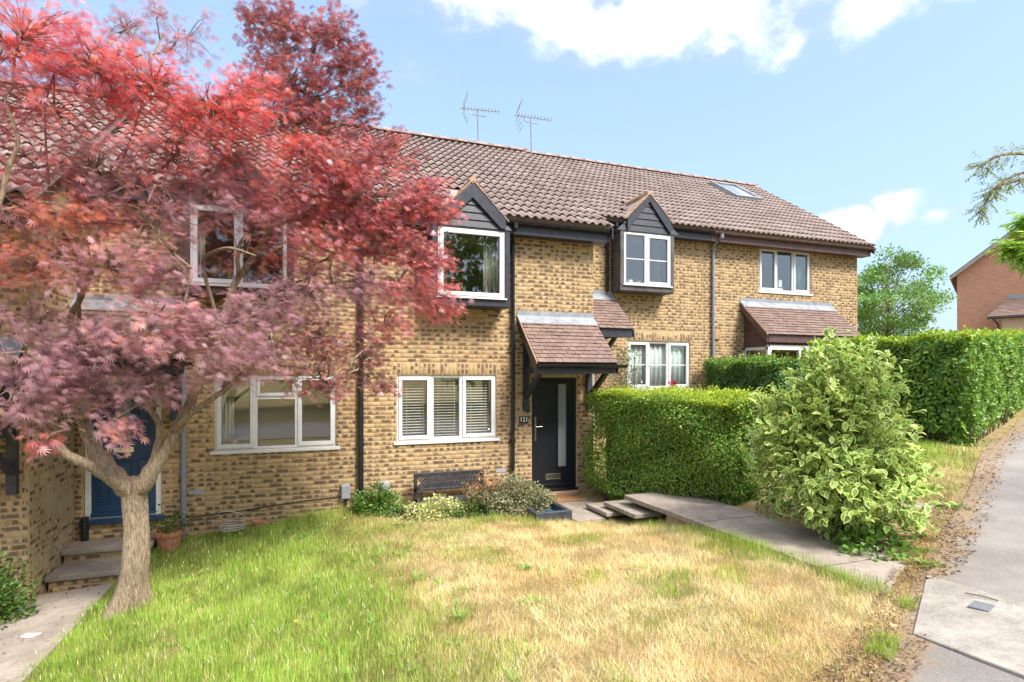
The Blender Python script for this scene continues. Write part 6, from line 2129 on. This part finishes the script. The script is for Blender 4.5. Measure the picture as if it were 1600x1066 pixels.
# ------------------------------------------------------------------ red brick house up the hill
def red_house(c0, dirx, length, depth, z0, ze, zr, label, porch=True):
    t = thing('brick_house', (c0[0], c0[1], z0), label, 'house')
    a = Vector((c0[0], c0[1], 0))
    d = Vector((dirx[0], dirx[1], 0)).normalized()
    nb = Vector((-d.y, d.x, 0))
    if nb.dot(a) < 0:
        nb = -nb
    h_ = length / 2
    prof = [(0, z0), (length, z0), (length, ze), (h_, zr), (0, ze)]
    v = [a + d * s + Vector((0, 0, z)) for s, z in prof] + [a + d * s + nb * depth + Vector((0, 0, z)) for s, z in prof]
    f = [(0, 1, 2, 3, 4), (9, 8, 7, 6, 5)] + [(i, 5 + i, 5 + (i + 1) % 5, (i + 1) % 5) for i in (1, 4)]
    me = bpy.data.meshes.new('wall')
    me.from_pydata([tuple(p) for p in v], [], f)
    me.materials.append(MATS['red_brick'])
    uv = me.uv_layers.new(name='UVMap')
    for lp_ in me.loops:
        p = Vector(me.vertices[lp_.vertex_index].co) - a
        uv.data[lp_.index].uv = (p.dot(d) + p.dot(nb), p.z)
    link('wall', me, t)
    rf = MB()
    ov = 0.35
    sl = (zr - ze) / h_
    for s in (-1, 1):
        e0 = h_ + s * (h_ + ov)
        zz = ze - sl * ov
        quad = []
        for off, ext in ((-0.3, 0), (depth + 0.3, 0)):
            quad.append((a + d * e0 + nb * off + Vector((0, 0, zz + 0.03)), a + d * h_ + nb * off + Vector((0, 0, zr + 0.03))))
        P = [quad[0][0], quad[0][1], quad[1][1], quad[1][0]]
        up = Vector((0, 0, 0.14))
        rf.add([tuple(p) for p in P] + [tuple(p + up) for p in P], [(3, 2, 1, 0), (4, 5, 6, 7)] + [(i, (i + 1) % 4, 4 + (i + 1) % 4, 4 + i) for i in range(4)])
    r_ = rf.build('roof', 'plain_tile', t)
    for s in (-1, 1):
        e0 = h_ + s * (h_ + ov)
        zz = ze - sl * ov
        P = [a + d * e0 + nb * -0.32 + Vector((0, 0, zz + 0.1)), a + d * h_ + nb * -0.32 + Vector((0, 0, zr + 0.1))]
        P = [P[0], P[1], P[1] - Vector((0, 0, .22)), P[0] - Vector((0, 0, .22))]
        MB().add([tuple(p) for p in P] + [tuple(p - nb * 0.03) for p in P], [(3, 2, 1, 0), (4, 5, 6, 7)] + [(i, (i + 1) % 4, 4 + (i + 1) % 4, 4 + i) for i in range(4)]).build('barge_board', 'grey_timber', t)
    if porch:
        M = Matrix(((d.x, -nb.x, 0, a.x), (d.y, -nb.y, 0, a.y), (0, 0, 1, 0), (0, 0, 0, 1)))
        # lean-to porch: local x along the wall, y outwards
        x0, x1, zt, zf, pj = 2.35, 6.2, z0 + 3.55, z0 + 2.45, 1.5
        pr = MB()
        pr.add([tuple(M @ Vector(p)) for p in ((x0, 0, zt), (x1, 0, zt), (x1, pj, zf), (x0 - 0.9, pj, zf), (x0, 0, zt - 0.15), (x1, 0, zt - 0.15), (x1, pj, zf - 0.12), (x0 - 0.9, pj, zf - 0.12))],
               [(0, 1, 2, 3), (7, 6, 5, 4), (0, 3, 7, 4), (3, 2, 6, 7), (2, 1, 5, 6), (1, 0, 4, 5)])
        po = pr.build('porch_roof', 'plain_tile', t)
        L = math.hypot(pj, zt - zf)
        pitch = math.atan2(zt - zf, pj)
        for r2 in range(12):
            s = r2 / 12
            xs = x0 - 0.9 * (1 - s)
            n = 16
            for k in range(n):
                w = (x1 - xs) / n
                q = link('plain_tile', PLAIN, po)
                q.matrix_local = M @ Matrix.Translation((xs + (k + 0.5) * w, pj * (1 - s), zf + (zt - zf) * s + 0.01)) @ Matrix.Rotation(math.pi, 4, 'Z') @ Matrix.Rotation(pitch - 0.1 + random.gauss(0, 0.03), 4, 'X') @ Matrix.Diagonal((w / 0.163, 1, 1.6, 1))
        MB().box(x0 - 0.02, x1, 0.003, 0.03, zt - 0.02, zt + 0.22, M=M).build('flashing', 'lead', t)
        MB().box(x0 - 0.3, x1, 0.003, pj - 0.25, z0, zf - 0.08, M=M).build('porch_wall', 'red_brick', t)
        MB().tube([tuple(M @ Vector(p)) for p in ((x0 - 0.95, pj + 0.05, zf - 0.08), (x1, pj + 0.05, zf - 0.08))], 0.06, 8).tube([tuple(M @ Vector(p)) for p in ((x0 - 0.7, pj + 0.05, zf - 0.1), (x0 - 0.45, pj - 0.2, zf - 0.45), (x0 - 0.45, pj - 0.2, z0))], 0.045, 8).build('gutter', 'black_plastic', t)
    return t, M if porch else None


red_house((37.3, 23.0), (0.493, -0.870), 9.0, 9.0, 3.0, 8.27, 11.95, 'red brick house with a sloping verge and small tiled porch up the hill')
t_, _ = red_house((22, -19), (1, 0.0), 8.5, 8, 0.9, 6.0, 9.2, 'red brick house mirrored in the small bay window', porch=False)
t_, _ = red_house((42, -24), (1, 0.1), 10, 8, 1.9, 6.9, 10.4, 'brown roofed house mirrored in the end house window', porch=False)

# ------------------------------------------------------------------ grass
LAWN = [(-2.34, 8.7), (-2.2, 9.82), (1.0, 9.80), (1.15, 8.95), (1.5, 8.62), (3.4, 8.42), (4.02, 8.10), (4.6, 8.0), (4.88, 7.4), (4.90, 6.4), (4.97, 5.6), (4.97, 3.62), (4.55, 3.3), (4.1, 3.05), (3.3, 2.60), (1.0, 1.3), (-1, 0.4), (-2.2, 2.5), (-2.34, 6.0)]
BLADE_V = [(-0.5, 0, 0), (0.5, 0, 0), (-0.38, 0.45, 0.05), (0.38, 0.45, 0.05), (0, 1.0, 0.32)]
BLADE_F = [(0, 1, 3), (0, 3, 2), (2, 3, 4)]


def value_noise(x, y, s, seed):
    rg = np.random.default_rng(seed)
    T = rg.random((64, 64))
    u, w = x * s + 100, y * s + 100
    i, j = np.floor(u).astype(int), np.floor(w).astype(int)
    a, b = u - i, w - j
    a, b = a * a * (3 - 2 * a), b * b * (3 - 2 * b)
    g = lambda p, q: T[p % 64, q % 64]
    return (g(i, j) * (1 - a) + g(i + 1, j) * a) * (1 - b) + (g(i, j + 1) * (1 - a) + g(i + 1, j + 1) * a) * b


GREEN = [(0.22, 0.38, 0.04), (0.29, 0.47, 0.05), (0.36, 0.53, 0.075), (0.16, 0.29, 0.03), (0.46, 0.58, 0.15)]
STRAW = [(0.66, 0.46, 0.20), (0.74, 0.55, 0.28), (0.60, 0.39, 0.16), (0.78, 0.62, 0.36), (0.52, 0.36, 0.16)]
PALE = [(0.74, 0.58, 0.30), (0.80, 0.66, 0.40), (0.68, 0.54, 0.25), (0.84, 0.73, 0.48), (0.58, 0.46, 0.20)]
OLIVE = [(0.40, 0.40, 0.10), (0.48, 0.44, 0.13), (0.33, 0.34, 0.08)]


def dryness(x, y):
    edge = 0.75 + 0.10 * (8.5 - y) + 0.6 * (value_noise(x, y, 1.1, 3) - 0.5)
    d = np.clip((x - edge) / 0.9 + 0.5, 0, 1)
    near = np.clip((4.4 - y) / 1.0, 0, 1)
    patch_ = value_noise(x, y, 1.5, 8) * 0.65 + value_noise(x, y, 4.5, 9) * 0.35
    d = d * np.clip(1.25 - 1.6 * np.clip(patch_ - 0.54, 0, 1) * 3.0, 0.62, 0.97)
    d = np.maximum(d, 0.16 * patch_ + 0.12 * near * (value_noise(x, y, 3.1, 4) > 0.45))
    edge_r = np.clip((x - 4.55) / 0.3, 0, 1) * (y > 4.6)
    d = d * (1 - 0.55 * edge_r)
    back = np.clip((y - 8.05) / 0.4, 0, 1)
    return np.clip(d * (1 - 0.35 * back), 0, 1)


def grass_patch(name, poly, n, label_h, dry_fn, hmul=1.0, near_bias=True, wmul=1.0):
    P = np.array(poly)
    lo, hi = P.min(0), P.max(0)
    pts = []
    got = 0
    while got < n:
        q = RNG.uniform(lo, hi, (n * 2, 2))
        d = np.hypot(q[:, 0], q[:, 1])
        keep = in_poly(q[:, 0], q[:, 1], poly) & (d > 2.6)
        # only ground that lies in view
        zc = q[:, 0] * CY + q[:, 1] * CX
        xc = q[:, 0] * CX - q[:, 1] * CY
        keep &= np.abs(xc) < 0.95 * zc + 0.4
        if near_bias:
            keep &= RNG.random(len(q)) < np.clip((6.2 / np.maximum(zc, 2.5)) ** 0.9, 0.3, 1.0)
        q = q[keep]
        pts.append(q)
        got += len(q)
    q = np.concatenate(pts)[:n]
    x, y = q[:, 0], q[:, 1]
    dry = dry_fn(x, y)
    tall = value_noise(x, y, 1.7, 12) * 0.45 + value_noise(x, y, 5.0, 13) * 0.35 + value_noise(x, y, 13.0, 14) * 0.2
    isdry = RNG.random(n) < dry
    tone = (0.78 + 0.5 * value_noise(x, y, 2.2, 31) * 0.6 + 0.5 * value_noise(x, y, 7.0, 32) * 0.4)[:, None]
    h_ = np.where(isdry, RNG.uniform(0.035, 0.12, n), RNG.uniform(0.05, 0.15, n) * (0.35 + 1.1 * tall)) * hmul
    h_ *= np.where(dry > 0.6, 0.85, 1.0)
    warm = (value_noise(x, y, 1.9, 41) + RNG.normal(0, 0.16, n) > 0.55)[:, None]
    col = np.where(isdry[:, None], np.where(warm, pick(STRAW, n, 0.16), pick(PALE, n, 0.14)), np.where((RNG.random(n) < 0.15 + 0.5 * dry)[:, None], pick(OLIVE, n, 0.14), pick(GREEN, n, 0.16)))
    col = np.clip(col * tone, 0.005, 0.9)
    a = 4 * math.pi * value_noise(x, y, 1.3, 51) + 2 * math.pi * value_noise(x, y, 4.0, 52) + RNG.normal(0, 1.25, n)
    lean = np.where(isdry, RNG.uniform(0.6, 4.0, n), RNG.uniform(0.15, 1.5, n))
    fw = unit(np.c_[np.cos(a) * lean, np.sin(a) * lean, np.ones(n)])
    rot = frames(fw, unit(np.c_[-np.cos(a), -np.sin(a), np.full(n, 0.6)]))
    wd = np.where(isdry, RNG.uniform(0.0022, 0.0042, n), RNG.uniform(0.003, 0.0065, n)) * wmul
    sc = np.c_[wd, h_, h_]
    pos = np.c_[x, y, gz(x, y) - 0.004]
    v, f, c = scatter(BLADE_V, BLADE_F, pos, rot, sc, col)
    o = link(name, fast_mesh(name, v, f, 'blade', c))
    return o


tag(grass_patch('grass', LAWN, 250000, None, dryness), 'front lawn, long green grass on the left turning to dry straw', 'grass', kind='stuff')

# taller seed heads standing in the long grass
def seed_heads(n):
    q = np.c_[RNG.uniform(-2.1, 1.6, n * 3), RNG.uniform(2.8, 9.4, n * 3)]
    k = in_poly(q[:, 0], q[:, 1], LAWN) & (dryness(q[:, 0], q[:, 1]) < 0.5)
    k &= np.abs(q[:, 0] * CX - q[:, 1] * CY) < 0.95 * (q[:, 0] * CY + q[:, 1] * CX)
    q = q[k][:n]
    n = len(q)
    a = RNG.uniform(0, 2 * math.pi, n)
    fw = unit(np.c_[np.cos(a) * 0.5, np.sin(a) * 0.5, np.ones(n)])
    rot = frames(fw, unit(np.c_[-np.cos(a), -np.sin(a), np.full(n, 0.5)]))
    h_ = RNG.uniform(0.16, 0.34, n)
    base = np.c_[q, gz(q[:, 0], q[:, 1])]
    p1 = scatter(BLADE_V, BLADE_F, base, rot, np.c_[np.full(n, 0.0022), h_, h_], pick([(0.42, 0.38, 0.14), (0.50, 0.42, 0.2)], n))
    tip = base + np.einsum('nij,j->ni', rot, np.array([0, 0.98, 0.30])) * h_[:, None]
    p2 = scatter(DIAMOND_V, DIAMOND_F, tip - fw * 0.02, rot, np.c_[np.full(n, 0.012), np.full(n, 0.05), np.full(n, 0.03)], pick([(0.60, 0.54, 0.32), (0.52, 0.44, 0.22)], n))
    v, f, c = merge([p1, p2])
    tag(link('seed_heads', fast_mesh('seed_heads', v, f, 'blade', c)), 'pale grass seed heads standing above the long grass', 'grass', kind='stuff')


seed_heads(1500)

VERGE = [(7.85, 4.95), (9.2, 5.55), (11.3, 6.55), (11.15, 9.8), (9.6, 9.2), (7.9, 8.6)]
tag(grass_patch('grass', VERGE, 30000, None, lambda x, y: np.clip(0.02 + 0.5 * (value_noise(x, y, 1.2, 5) - 0.4) + np.clip(1.2 - (y - (0.46 * x + 1.2)) * 1.2, 0, 0.6), 0, 0.9), 0.9, False, 1.6), 'strip of green grass in front of the tall beech hedge', 'grass', kind='stuff')
EDGING = [(4.95, 3.62), (4.93, 3.5), (5.55, 3.95), (5.95, 4.1), (6.9, 4.75), (7.1, 4.45), (5.75, 3.82), (4.4, 3.06), (3.4, 2.55), (3.2, 2.65), (4.5, 3.3)]
tag(grass_patch('grass', EDGING, 12000, None, lambda x, y: np.where(value_noise(x, y, 3.3, 6) > 0.62, 0.25, 0.97), 0.7, False), 'sparse dry grass along the asphalt edge', 'grass', kind='stuff')
tag(grass_patch('grass', [(4.86, 3.6), (5.03, 3.6), (5.02, 5.6), (4.93, 6.4), (4.83, 6.4)], 3600, None, lambda x, y: np.full(np.shape(x), 0.35), 1.1, False), 'taller grass hanging over the edge of the slab path', 'grass', kind='stuff')
tag(grass_patch('grass', [(3.4, 2.45), (4.36, 2.95), (4.33, 3.1), (5.64, 3.82), (5.5, 3.95), (4.2, 3.25), (3.3, 2.7)], 2600, None, lambda x, y: np.full(np.shape(x), 0.9), 0.6, False), 'dry grass creeping over the corner of the pale slabs', 'grass', kind='stuff')
GAP = [(6.05, 6.5), (6.95, 6.6), (6.95, 8.5), (6.9, 8.6), (6.9, 6.9)]


def litter(name, poly, n, cols, size, label, dz=0.01):
    P = np.array(poly)
    q = RNG.uniform(P.min(0), P.max(0), (n * 8, 2))
    q = q[in_poly(q[:, 0], q[:, 1], poly)]
    q = q[(value_noise(q[:, 0], q[:, 1], 2.6, 15) * 0.6 + 0.4 * RNG.random(len(q))) > 0.35][:n]
    n = len(q)
    fw = unit(RNG.normal(0, 1, (n, 3)) * [1, 1, 0.25])
    nn = unit(RNG.normal(0, 0.35, (n, 3)) + [0, 0, 1])
    v, f, c = scatter(OVAL_V, OVAL_F, np.c_[q, gz(q[:, 0], q[:, 1]) + dz + RNG.uniform(0, 0.02, n)], frames(fw, nn), RNG.uniform(0.5, 1.3, n) * size, pick(cols, n, 0.2))
    return tag(link(name, fast_mesh(name, v, f, 'leaf', c)), label, 'leaves', kind='stuff')


DEAD = [(0.22, 0.12, 0.06), (0.32, 0.19, 0.10), (0.16, 0.09, 0.05), (0.42, 0.29, 0.17), (0.12, 0.07, 0.045)]
litter('leaf_litter', [(5.3, 3.75), (6.2, 4.35), (7.2, 4.95), (8.4, 5.6), (8.9, 5.55), (7.6, 4.75), (7.2, 4.2), (6.2, 3.75), (5.6, 3.6)], 1300, DEAD, 0.036, 'brown fallen leaves along the edge of the asphalt path', 0.02)
litter('leaf_litter', [(9.0, 5.5), (11.4, 6.65), (18, 9.4), (24, 11.9), (24, 11.5), (18, 8.9), (11.6, 6.2), (9.2, 5.2)], 900, DEAD, 0.05, 'brown fallen leaves under the tall beech hedge beside the path', 0.02)
litter('leaf_litter', [(3.3, 2.5), (4.9, 3.45), (4.9, 3.7), (4.4, 3.4), (3.0, 2.75)], 800, DEAD, 0.032, 'dry leaves between the lawn and the pale slabs', 0.015)
litter('leaf_litter', [(4.95, 9.7), (5.5, 9.3), (5.7, 8.2), (5.35, 8.4), (5.1, 9.0)], 420, DEAD, 0.04, 'dead leaves heaped under the privet hedge by the door', 0.05)
litter('leaf_litter', [(4.2, 9.25), (4.95, 9.3), (4.95, 9.8), (4.2, 9.78)], 90, DEAD, 0.03, 'dead leaves blown onto the door mat', 0.03)
litter('leaf_litter', [(-3.1, 6), (-2.3, 6), (-2.3, 9.3), (-3.1, 9.3)], 60, DEAD, 0.03, 'few dead leaves on the side path', 0.06)


litter('leaf_litter', [(3.3, 2.35), (4.4, 2.9), (4.45, 3.05), (5.72, 3.82), (5.6, 4.05), (4.3, 3.35), (3.2, 2.75)], 1500, DEAD, 0.024, 'dry leaves and debris gathered round the corner of the pale slabs', 0.022)
litter('leaf_litter', [(6.9, 4.5), (9.2, 5.55), (11.4, 6.6), (11.5, 6.3), (9.3, 5.15), (7.1, 4.15)], 450, DEAD, 0.035, 'scattered dead leaves along the verge edge of the path', 0.022)


def broadleaf(n):
    q = np.c_[RNG.uniform(-2.2, 1.4, n * 3), RNG.uniform(2.8, 9.4, n * 3)]
    q = q[in_poly(q[:, 0], q[:, 1], LAWN) & (np.abs(q[:, 0] * CX - q[:, 1] * CY) < 0.95 * (q[:, 0] * CY + q[:, 1] * CX))][:n]
    k = 8
    Q = np.repeat(q, k, 0)
    m = len(Q)
    a = RNG.uniform(0, 2 * math.pi, m)
    fw = unit(np.c_[np.cos(a), np.sin(a), RNG.uniform(0.3, 1.3, m)])
    pos = np.c_[Q + np.c_[np.cos(a), np.sin(a)] * 0.015, gz(Q[:, 0], Q[:, 1]) + 0.02]
    v, f, c = scatter(OVAL_V, OVAL_F, pos, frames(fw, unit(np.c_[-np.cos(a), -np.sin(a), np.full(m, 1.0)])), np.c_[RNG.uniform(0.02, 0.04, m), RNG.uniform(0.05, 0.11, m), np.full(m, 0.07)], pick([(0.20, 0.40, 0.05), (0.27, 0.47, 0.07), (0.16, 0.33, 0.05)], m))
    tag(link('lawn_weeds', fast_mesh('lawn_weeds', v, f, 'leaf', c)), 'broad green weed leaves scattered through the long grass', 'weeds', kind='stuff')


broadleaf(110)


def weed(x, y, r_, n, label, size=0.07, cols=((0.11, 0.24, 0.03), (0.15, 0.30, 0.04))):
    t = thing('weed', (x, y, g1(x, y)), label, 'weed', 'weeds in the lawn and paths')
    a = RNG.uniform(0, 2 * math.pi, n)
    el = RNG.uniform(0.15, 1.0, n)
    fw = unit(np.c_[np.cos(a), np.sin(a), el])
    pos = np.array([x, y, g1(x, y)]) + np.c_[np.cos(a), np.sin(a), np.zeros(n)] * (RNG.random((n, 1)) * r_) + [0, 0, 0.02]
    v, f, c = scatter(OVAL_V, OVAL_F, pos, frames(fw, unit(np.c_[-np.cos(a), -np.sin(a), np.full(n, 1.2)])), RNG.uniform(0.6, 1.2, n) * size, pick(list(cols), n))
    link('leaves', fast_mesh('leaves', v, f, 'leaf', c), t)
    return t


weed(2.32, 5.85, 0.08, 60, 'bright green weed clump standing in the dry lawn', 0.05, ((0.17, 0.33, 0.05), (0.22, 0.40, 0.07)))
weed(2.0, 4.9, 0.16, 70, 'wide green tuft in the dry lawn nearer the path edge', 0.045, ((0.30, 0.40, 0.08), (0.36, 0.46, 0.10)))
weed(3.42, 5.2, 0.14, 50, 'low olive tuft towards the right of the dry lawn', 0.04, ((0.34, 0.40, 0.10), (0.42, 0.45, 0.13)))
weed(5.55, 7.95, 0.13, 60, 'small green weed growing on the raised slab path', 0.07)
weed(5.95, 3.98, 0.16, 80, 'yellow green weed at the corner of the slab path', 0.06, ((0.2, 0.3, 0.04), (0.26, 0.36, 0.06)))
weed(7.95, 4.95, 0.16, 90, 'green tuft at the end of the neighbour path', 0.06, ((0.2, 0.3, 0.05), (0.15, 0.26, 0.04)))
weed(-2.18, 7.9, 0.10, 40, 'green weed at the foot of the maple trunk', 0.08)

# yellow flowers in the grass and planting
def flowers(pts, label, name='yellow_flower'):
    for (x, y, h_), lb in zip(pts, label):
        t = thing(name, (x, y, g1(x, y)), lb, 'flower', 'small yellow flowers in the grass')
        MB().tube([(x, y, g1(x, y)), (x + 0.01, y, g1(x, y) + h_)], 0.002, 4).build('stem', 'twig_wood', t)
        n = 12
        a = np.linspace(0, 2 * math.pi, n, endpoint=False)
        fw = unit(np.c_[np.cos(a), np.sin(a), np.full(n, 0.3)])
        v, f, c = scatter(DIAMOND_V, DIAMOND_F, np.tile(np.array([[x + 0.01, y, g1(x, y) + h_]]), (n, 1)), frames(fw, np.tile([[0, 0, 1.0]], (n, 1))), np.full(n, 0.026), pick([(0.75, 0.55, 0.02)], n, 0.05))
        link('petals', fast_mesh('petals', v, f, 'leaf', c), t)


flowers([(0.55, 9.5, 0.18), (0.62, 8.9, 0.16), (-0.05, 5.6, 0.14), (3.55, 8.4, 0.1), (3.3, 8.42, 0.08), (5.05, 7.2, 0.12)],
        ['yellow flower beside the left meter box', 'yellow flower in the long grass below the meter boxes', 'lone yellow flower in the near long grass', 'yellow flower at the front of the grey green bush nearest the planter', 'yellow flower at the front of the grey green bush', 'yellow flower under the raised slab edge'])

# single fallen leaves and a twig on the pale slab
def fallen(x, y, s, col, label, rz):
    v, f, c = scatter(OVAL_V, OVAL_F, np.array([[x, y, g1(x, y) + 0.065]]), frames(np.array([[math.cos(rz), math.sin(rz), 0.05]]), np.array([[0.05, 0.1, 1.0]])), np.array([s]), np.array([col]))
    tag(link('fallen_leaf', fast_mesh('fallen_leaf', v, f, 'leaf', c)), label, 'leaf', 'single fallen leaves near the pale slab')


fallen(5.05, 3.40, 0.075, (0.45, 0.30, 0.10), 'tan fallen leaf on the pale concrete slab', 0.6)
fallen(4.15, 3.15, 0.075, (0.62, 0.40, 0.06), 'yellow fallen leaf in the dry grass beside the slab', 2.0)
fallen(4.25, 3.08, 0.085, (0.60, 0.50, 0.28), 'pale fallen leaf next to the yellow leaf by the slab', 0.2)
z_ = g1(5.45, 3.2) + 0.06
tag(MB().tube([(5.42, 3.28, z_), (5.47, 3.18, z_ + 0.006), (5.50, 3.07, z_)], 0.005, 5).build('twig', 'twig_wood', None), 'short brown twig lying on the pale concrete slab', 'twig')
tag(MB().add([(x, y, g1(-2.62, 7.3) + 0.056 + dz) for dz in (0, 0.004) for x, y in ((-2.72, 7.28), (-2.6, 7.24), (-2.55, 7.33), (-2.69, 7.37))],
             [(3, 2, 1, 0), (4, 5, 6, 7)] + [(i, (i + 1) % 4, 4 + (i + 1) % 4, 4 + i) for i in range(4)]).build('paper_scrap', 'upvc', None), 'scrap of white paper on the side path', 'paper')
